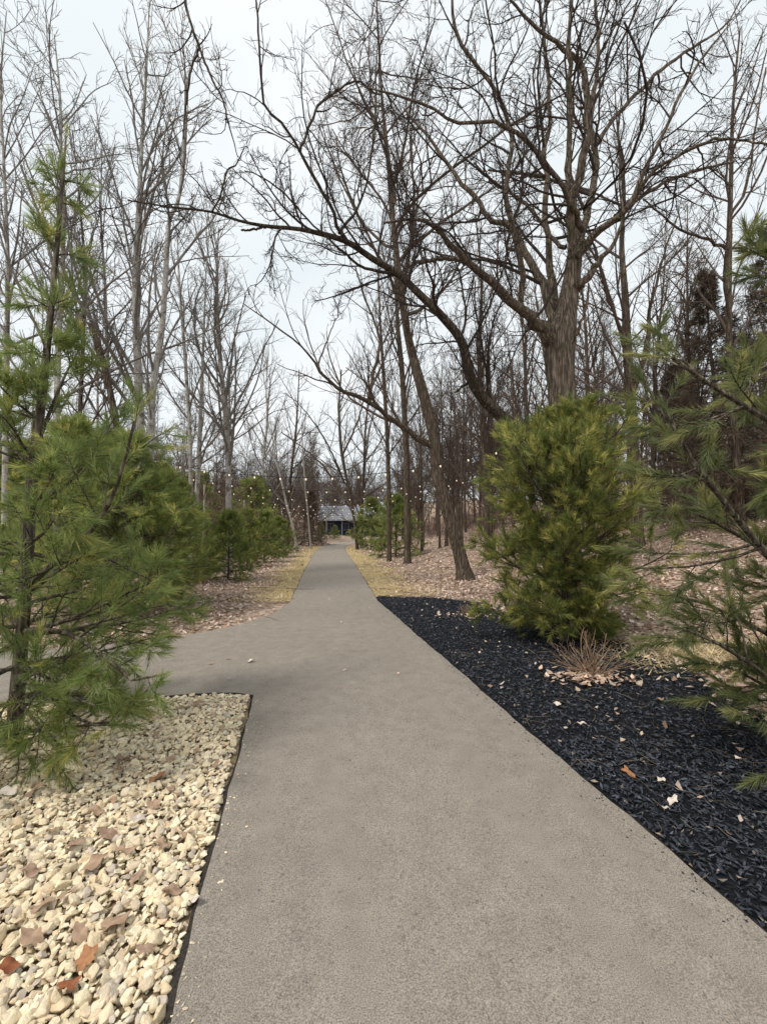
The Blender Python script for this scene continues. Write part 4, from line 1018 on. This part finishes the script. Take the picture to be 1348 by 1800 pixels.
# dry fibres lying on the mulch
p2 = area_points(26, .9, 5.5, .3, 5, mk); n2 = len(p2)
S = np.column_stack([p2, terrain(p2[:, 0], p2[:, 1]) + .03]); a_ = g.random(n2) * 6.28
Pf = grow(S, np.column_stack([np.cos(a_), np.sin(a_), g.normal(size=n2) * .05]), g.uniform(.05, .22, n2), 6, .12, 0, g); Pf[..., 2] = np.clip(Pf[..., 2], .026, .05)
V, Q = tubes(Pf, np.full((n2, 6), .0013), 3)
tag(obj('dry_fibres', mesh_from(V, Q, np.repeat(np.array([.30, .24, .17]) * g.uniform(.5, 1.3, (n2, 1)), 18, 0)), M_STRAW, mulch_bed), kind='stuff')

# ------------------------------------------------------------------ leaf litter, verge grass
def litter(pts, size, lift, rg, pal):
    n = len(pts); s = size * rg.uniform(.6, 1.25, n) * (1 + .03 * np.maximum(0, pts[:, 1] - 8)); a_ = rg.random(n) * 6.28
    ax = np.column_stack([np.cos(a_), np.sin(a_), rg.normal(size=n) * .35]); sd_ = np.column_stack([-np.sin(a_), np.cos(a_), rg.normal(size=n) * .35])
    c0 = np.column_stack([pts, terrain(pts[:, 0], pts[:, 1]) + lift + .02 * rg.random(n)]); s = s[:, None]
    cur = np.array([0, 0, 1.]) * s * rg.uniform(-.1, .35, (n, 1))
    V = np.stack([c0 - ax * s * .5 + cur, c0 - sd_ * s * .3 - ax * s * .1, c0 + ax * s * .5 + cur * .6, c0 + sd_ * s * .3 + ax * s * .08, c0 + sd_ * s * .16 - ax * s * .38 + cur * .5], 1)
    F = np.array([[0, 1, 4], [1, 3, 4], [1, 2, 3]])
    cc = np.array(pal)[rg.integers(0, len(pal), n)] * np.exp(rg.normal(size=(n, 1)) * .22)
    return V.reshape(-1, 3), (F[None] + (np.arange(n) * 5)[:, None, None]).reshape(-1, 3), np.repeat(cc, 5, 0)
LPAL = [(.56, .42, .345), (.61, .485, .41), (.46, .325, .25), (.66, .555, .485), (.36, .24, .175), (.52, .38, .295), (.59, .45, .335)]
free = lambda x, y: ~(in_path(x, y, .06) | in_side(x, y, .06) | in_gravel(x, y) | in_mulch(x, y)) & (np.abs(CX + FPX * x / np.maximum(y, .1) - 674) < 760)
def litter_ok(x, y):
    u, v_ = x - xr(y), xl(y) - x; near = np.where(u > 0, u / 1.5, v_ / 1.1)
    return free(x, y) & (g.random(len(x)) < np.clip(.14 + (near - .4) * 1.1, .12, 1))
bag = Bag()
for y0, y1, x0, x1, dn in ((1, 5, 2.5, 8, 210), (4.5, 9, -9, -1.5, 230), (4.5, 9, 0, 10, 230), (9, 14, -14, 15, 150), (14, 22, -14, 24, 70), (22, 36, -14, 36, 26), (36, 60, -14, 55, 7)):
    bag.add(*litter(area_points(dn, y0, y1, x0, x1, litter_ok), .085, .006, g, LPAL))
tag(obj('leaf_litter', bag.mesh('leaf_litter', False), M_LEAF), 'brown fallen leaves carpeting the woodland floor', 'leaf litter', kind='stuff')
n2 = 420; pp = np.column_stack([g.uniform(-9, 16, n2), g.uniform(5, 22, n2)]); pp = pp[free(pp[:, 0], pp[:, 1])]; n2 = len(pp); a_ = g.random(n2) * 6.28
Pf = grow(np.column_stack([pp, np.zeros(n2)]), np.column_stack([np.cos(a_), np.sin(a_), np.zeros(n2)]), g.uniform(.15, .9, n2), 6, .1, 0, g); Pf[..., 2] = terrain(Pf[..., 0], Pf[..., 1]) + .03 + .02 * g.random((n2, 1))
V, Q = tubes(Pf, np.linspace(1, .4, 6)[None] * g.uniform(.003, .010, (n2, 1)), 4)
tag(obj('fallen_sticks', mesh_from(V, Q), M_BRUSH), 'thin brown fallen sticks strewn over the woodland floor', 'sticks', kind='stuff')
# leaves drifting over the far mulch edge and round the dormant shrub
bx0, by0 = ground(1040, 1195)
edge = lambda x, y: in_mulch(x, y) & (g.random(len(x)) < np.clip(1 - (mulch_x(y) - x) / .7, 0, 1) ** 2 * .8)
bag = Bag(); bag.add(*litter(area_points(170, 2.2, MTOP, .5, 5.5, edge), .075, .03, g, LPAL))
m_ = 190; q_ = np.column_stack([bx0 + g.normal(size=m_) * .20, by0 - .02 + g.normal(size=m_) * .11]); bag.add(*litter(q_, .075, .03, g, [(.56, .41, .31), (.50, .35, .25), (.60, .47, .38)]))
x8, y8 = ground(822, 1085); q_ = np.column_stack([x8 + g.normal(size=60) * .28, y8 + g.normal(size=60) * .2]); bag.add(*litter(q_, .075, .03, g, LPAL))
q_ = area_points(9, 1.6, MTOP, .2, 5, in_mulch); bag.add(*litter(q_, .05, .03, g, LPAL))
tag(obj('leaf_drift', bag.mesh('leaf_drift', False), M_LEAF), 'pale fallen leaves drifted over the black mulch', 'leaf litter', kind='stuff')

def blades(pts, h, rg, pal, flat=.9):
    n = len(pts); a_ = rg.random(n) * 6.28; hh = h * rg.uniform(.5, 1.3, n) * (1 + .03 * pts[:, 1])
    d_ = nrm(np.column_stack([np.cos(a_), np.sin(a_), rg.random(n) * (1.3 - flat)])) * hh[:, None]
    s_ = np.column_stack([-np.sin(a_), np.cos(a_), np.zeros(n)]) * (.0032 * (1 + .12 * pts[:, 1]))[:, None]
    c0 = np.column_stack([pts, terrain(pts[:, 0], pts[:, 1]) + .006 + .02 * rg.random(n)])
    V = np.stack([c0 - s_, c0 + s_, c0 + d_], 1).reshape(-1, 3); cc = np.array(pal)[rg.integers(0, len(pal), n)] * np.exp(rg.normal(size=(n, 1)) * .2)
    return V, np.arange(3 * n).reshape(-1, 3), np.repeat(cc, 3, 0)
SPAL = [(.64, .51, .29), (.72, .60, .38), (.53, .41, .22), (.60, .49, .27), (.50, .42, .21)]
def vok(x, y):
    u, v_ = x - xr(y), xl(y) - x; t = np.where(u > 0, u / 1.5, np.where(v_ > 0, v_ / 1.2, 9)); return free(x, y) & (g.random(len(x)) < np.clip(1.35 - t, 0, 1)) & ((y > 9.4) | (x > 0))& (y > np.where(x > xr(y), 10.2, 9.0))
bag = Bag()
for y0, y1, x0, x1, dn in ((8.5, 12, -4.5, 2.5, 1500), (12, 18, -5.5, 1.5, 800), (18, 30, -7, 1, 300), (30, 46, -9.5, -1, 110)):
    bag.add(*blades(area_points(dn, y0, y1, x0, x1, vok), .07, g, SPAL))
x9, y9 = ground(1235, 1150)
q_ = np.column_stack([x9 + g.normal(size=2600) * .5, y9 + g.normal(size=2600) * .35]); bag.add(*blades(q_, .14, g, [(.62, .52, .30), (.54, .42, .22), (.66, .57, .38)], .7))
tag(obj('dry_grass', bag.mesh('dry_grass', False), M_STRAW), 'short straw coloured dry grass along the path edges', 'dry grass', kind='stuff')

# ------------------------------------------------------------------ dormant shrubs on the mulch
def dormant(px_, py_, H, nst, seed, label):
    rg = np.random.default_rng(seed); x, y = ground(px_, py_); z = float(terrain(x, y)); th = thing('dormant_shrub', (x, y, z), label, 'shrub', 'dormant shrubs on the mulch')
    S = np.column_stack([rg.normal(size=nst) * .06, rg.normal(size=nst) * .05, np.full(nst, .0)])
    Dd = np.column_stack([rg.normal(size=nst) * .75, rg.normal(size=nst) * .5, np.full(nst, .9)])
    P = grow(S, Dd, H * rg.uniform(.55, 1.1, nst), 8, .08, .04, rg); V, Q = tubes(P, np.linspace(.0055, .003, 8)[None] * np.ones((nst, 1)), 5)
    obj('stems', mesh_from(V, Q), M_STEM, th); bag = Bag()
    P, R = kids(P, np.full((nst, 8), .004), 4, .35, 1, .6, .35, 5, .12, .05, .0022, rg); V, Q = tubes(P, R, 3); bag.add(V, Q); tag(obj('twigs', bag.mesh('twigs'), M_STEM, th), kind='stuff')
dormant(1040, 1190, .52, 46, 501, 'dormant tan shrub with upright bare stems in a ring of pale leaves')
dormant(822, 1082, .22, 22, 502, 'tiny dormant shrub near the far corner of the mulch bed')

# ------------------------------------------------------------------ single fallen leaves, twigs
def leaf_mesh(kind, seed):
    rg = np.random.default_rng(seed); n = 28; th = np.linspace(0, 2 * math.pi, n, endpoint=False)
    if kind == 'lobed': r = .42 + .30 * np.abs(np.cos(2.5 * th)) ** 1.3 * (.75 + .25 * np.cos(th)) + .05 * np.sin(11 * th)
    else: r = .5 - .17 * np.abs(np.sin(th)) + .03 * np.sin(7 * th)
    r *= rg.uniform(.93, 1.07, n); x, y = r * np.cos(th), r * np.sin(th) * (.95 if kind == 'lobed' else .8)
    zc = rg.uniform(.25, .5); z = zc * (x * .5 + .6 * y * y) + .09 * np.sin(3 * th + seed)
    xi, yi = x * .5, y * .5; zi = zc * (xi * .5 + .6 * yi * yi) * .6
    V = np.concatenate([np.column_stack([x, y, z]), np.column_stack([xi, yi, zi]), [[0, 0, 0]]])
    i_ = np.arange(n); j_ = (i_ + 1) % n
    return mesh_from(V, [np.stack([i_, j_, n + j_, n + i_], 1), np.stack([n + i_, n + j_, np.full(n, 2 * n)], 1)])
def leaf_mat(name, a_, b_):
    m, nt, bs = mat(name, .7, .2); v = coords(nt); nt.links.new(ramp(nt, noise(nt, v, 4, 4), [(.3, a_), (.7, b_)]), bs.inputs['Base Color']); return m
LM = {'orange': leaf_mat('orange_brown_leaf', (.26, .115, .05), (.40, .20, .10)), 'brown': leaf_mat('brown_leaf', (.24, .15, .10), (.38, .26, .19)),
      'mauve': leaf_mat('mauve_brown_leaf', (.27, .175, .115), (.42, .29, .20)), 'pale': leaf_mat('pale_leaf', (.55, .47, .40), (.68, .60, .52)), 'rust': leaf_mat('rust_leaf', (.22, .07, .035), (.34, .13, .06))}
lm_cache = {}
def fallen(px_, py_, size, kind, col, label, group, lift=.045):
    x, y = ground(px_, py_); key = (kind, col, len(lm_cache) % 3 if (kind, col, 2) not in lm_cache else random.randrange(3))
    if key not in lm_cache: lm_cache[key] = leaf_mesh(kind, len(lm_cache) + 600); lm_cache[key].materials.append(LM[col])
    o = obj('fallen_leaf', lm_cache[key]); o.location = (x, y, float(terrain(x, y)) + lift); o.scale = (size,) * 3
    o.rotation_euler = (random.uniform(-.35, .35), random.uniform(-.35, .35), random.uniform(0, 6.28)); tag(o, label, 'leaf', group)
GL = 'fallen leaves on the gravel'
for a in ((275, 1380, .085, 'lobed', 'orange', 'orange lobed leaf on the upper part of the cream gravel'),
          (118, 1756, .06, 'lobed', 'rust', 'rust red leaf on the gravel at the bottom edge'),
          (150, 1708, .06, 'lobed', 'orange', 'lobed orange brown leaf just above the rust red one'),
          (205, 1640, .09, 'lobed', 'mauve', 'lobed dull leaf lying flat in the lower gravel'),
          (15, 1720, .10, 'oval', 'rust', 'dark red leaf at the left edge of the gravel'),
          (343, 1600, .07, 'oval', 'pale', 'pale round leaf lying at the gravel edge beside the path'),
          (243, 1455, .08, 'oval', 'pale', 'pale grey leaf in the middle of the gravel'),
          (15, 1405, .12, 'oval', 'pale', 'big pale leaf at the left edge below the foreground pine')): fallen(*a, GL)
for px_, py_, s_, k_, c_ in ((210, 1365, .09, 'oval', 'mauve'), (170, 1440, .09, 'oval', 'mauve'), (60, 1402, .10, 'oval', 'brown'), (165, 1535, .11, 'oval', 'mauve'), (285, 1500, .09, 'oval', 'mauve'), (220, 1512, .09, 'oval', 'mauve'), (190, 1482, .10, 'oval', 'brown'), (55, 1670, .11, 'oval', 'mauve'), (320, 1250, .08, 'oval', 'brown'), (345, 1245, .09, 'oval', 'brown'), (275, 1300, .08, 'oval', 'mauve'), (305, 1585, .10, 'oval', 'brown'), (55, 1550, .12, 'oval', 'brown'), (220, 1345, .09, 'lobed', 'brown'), (345, 1330, .07, 'oval', 'brown'), (380, 1355, .06, 'oval', 'brown'), (250, 1370, .07, 'oval', 'mauve'), (90, 1475, .08, 'oval', 'mauve'), (140, 1665, .09, 'oval', 'mauve'), (240, 1560, .08, 'oval', 'brown'), (120, 1590, .07, 'oval', 'mauve'), (270, 1430, .06, 'lobed', 'mauve'), (300, 1400, .06, 'oval', 'brown'), (200, 1420, .07, 'oval', 'mauve'), (130, 1500, .07, 'lobed', 'brown'), (330, 1480, .06, 'oval', 'mauve'), (75, 1610, .07, 'lobed', 'mauve'), (255, 1690, .06, 'oval', 'brown'), (390, 1290, .07, 'oval', 'mauve'), (300, 1345, .07, 'oval', 'mauve')):
    fallen(px_, py_, s_, k_, c_, ('curled dull brown leaf on the gravel near the side path' if py_ < 1360 else 'curled dull brown leaf in the upper half of the gravel' if py_ < 1490 else 'curled dull brown leaf in the lower half of the gravel'), GL)
ML = 'fallen leaves on the mulch'
for a in ((1182, 1418, .085, 'oval', 'pale', 'largest pale leaf lying on the black mulch'), (1162, 1380, .075, 'oval', 'pale', 'pale leaf just above the largest one on the mulch'),
          (1105, 1368, .07, 'lobed', 'orange', 'small orange lobed leaf on the black mulch'), (1170, 1432, .05, 'oval', 'pale', 'small pale scrap just below the largest leaf on the mulch'), (1022, 1278, .07, 'oval', 'pale', 'pale leaf on the mulch below the dormant shrub'),
          (1160, 1236, .10, 'oval', 'brown', 'tan leaf on the mulch right of the dormant shrub'), (980, 1245, .055, 'lobed', 'pale', 'small pale lobed leaf on the mulch left of the dormant shrub')): fallen(*a, ML, .035)
PL = 'fallen leaves on the path'
for a in ((440, 1168, .07, 'lobed', 'pale', 'pale lobed leaf on the side path'), (370, 1172, .06, 'oval', 'mauve', 'dull leaf on the side path left of the pale one'), (600, 1098, .08, 'oval', 'pale', 'pale leaf in the middle of the main path'), (402, 1163, .06, 'oval', 'brown', 'dark leaf on the side path above the dull one'), (594, 1217, .03, 'oval', 'brown', 'tiny dark leaf in the middle of the near path')): fallen(*a, PL, .045)


# crumbs, bits of leaf and spilled stones along the path edges
g = np.random.default_rng(77); bag = Bag()
def crumbs(x, y, s, cols):
    n = len(x); zt = PZ + .012 * (1 - (2 * np.clip((x - xl(y)) / (xr(y) - xl(y)), 0, 1) - 1) ** 2)
    for k in range(10):
        ii = np.arange(k, n, 10); V, F = low[k]; a_ = g.random(len(ii)) * 6.28; W = V[None] * s[ii, None, None] * np.array([1, .8, .7])
        W = np.stack([W[..., 0] * np.cos(a_)[:, None] - W[..., 1] * np.sin(a_)[:, None], W[..., 0] * np.sin(a_)[:, None] + W[..., 1] * np.cos(a_)[:, None], W[..., 2]], -1)
        W = W + np.column_stack([x[ii], y[ii], zt[ii] + s[ii] * .25])[:, None]
        c_ = np.array(cols)[g.integers(0, len(cols), len(ii))] * g.uniform(.7, 1.2, (len(ii), 1))
        bag.add(W.reshape(-1, 3), (F[None] + (np.arange(len(ii)) * len(V))[:, None, None]).reshape(-1, 3), np.repeat(c_, len(V), 0))
y = g.uniform(1.2, 4.0, 110); crumbs(xl(y) + np.abs(g.normal(size=110)) * .05, y, g.uniform(.003, .010, 110), SCOL)
y = g.uniform(1.4, 9, 420); crumbs(xr(y) - np.abs(g.normal(size=420)) * .06, y, g.uniform(.003, .009, 420), [(.025, .027, .035), (.04, .04, .045), (.16, .12, .09)])
y = 1.2 + 11 * g.random(240) ** 1.3; x = xl(y) + g.random(240) * (xr(y) - xl(y)); crumbs(x, y, g.uniform(.0015, .005, 240), [(.10, .08, .06), (.28, .21, .15), (.05, .045, .04), (.42, .36, .28)])
tag(obj('path_grit', bag.mesh('path_grit', False), M_STONE, path), kind='stuff')
q_ = np.column_stack([g.uniform(-3.2, .9, 46), g.uniform(4, 16, 46)]); q_ = q_[in_path(q_[:, 0], q_[:, 1], -.05) | in_side(q_[:, 0], q_[:, 1], -.05)]
bag = Bag(); bag.add(*litter(q_, .045, .036, g, LPAL)); tag(obj('leaf_scraps', bag.mesh('leaf_scraps', False), M_LEAF, path), kind='stuff')
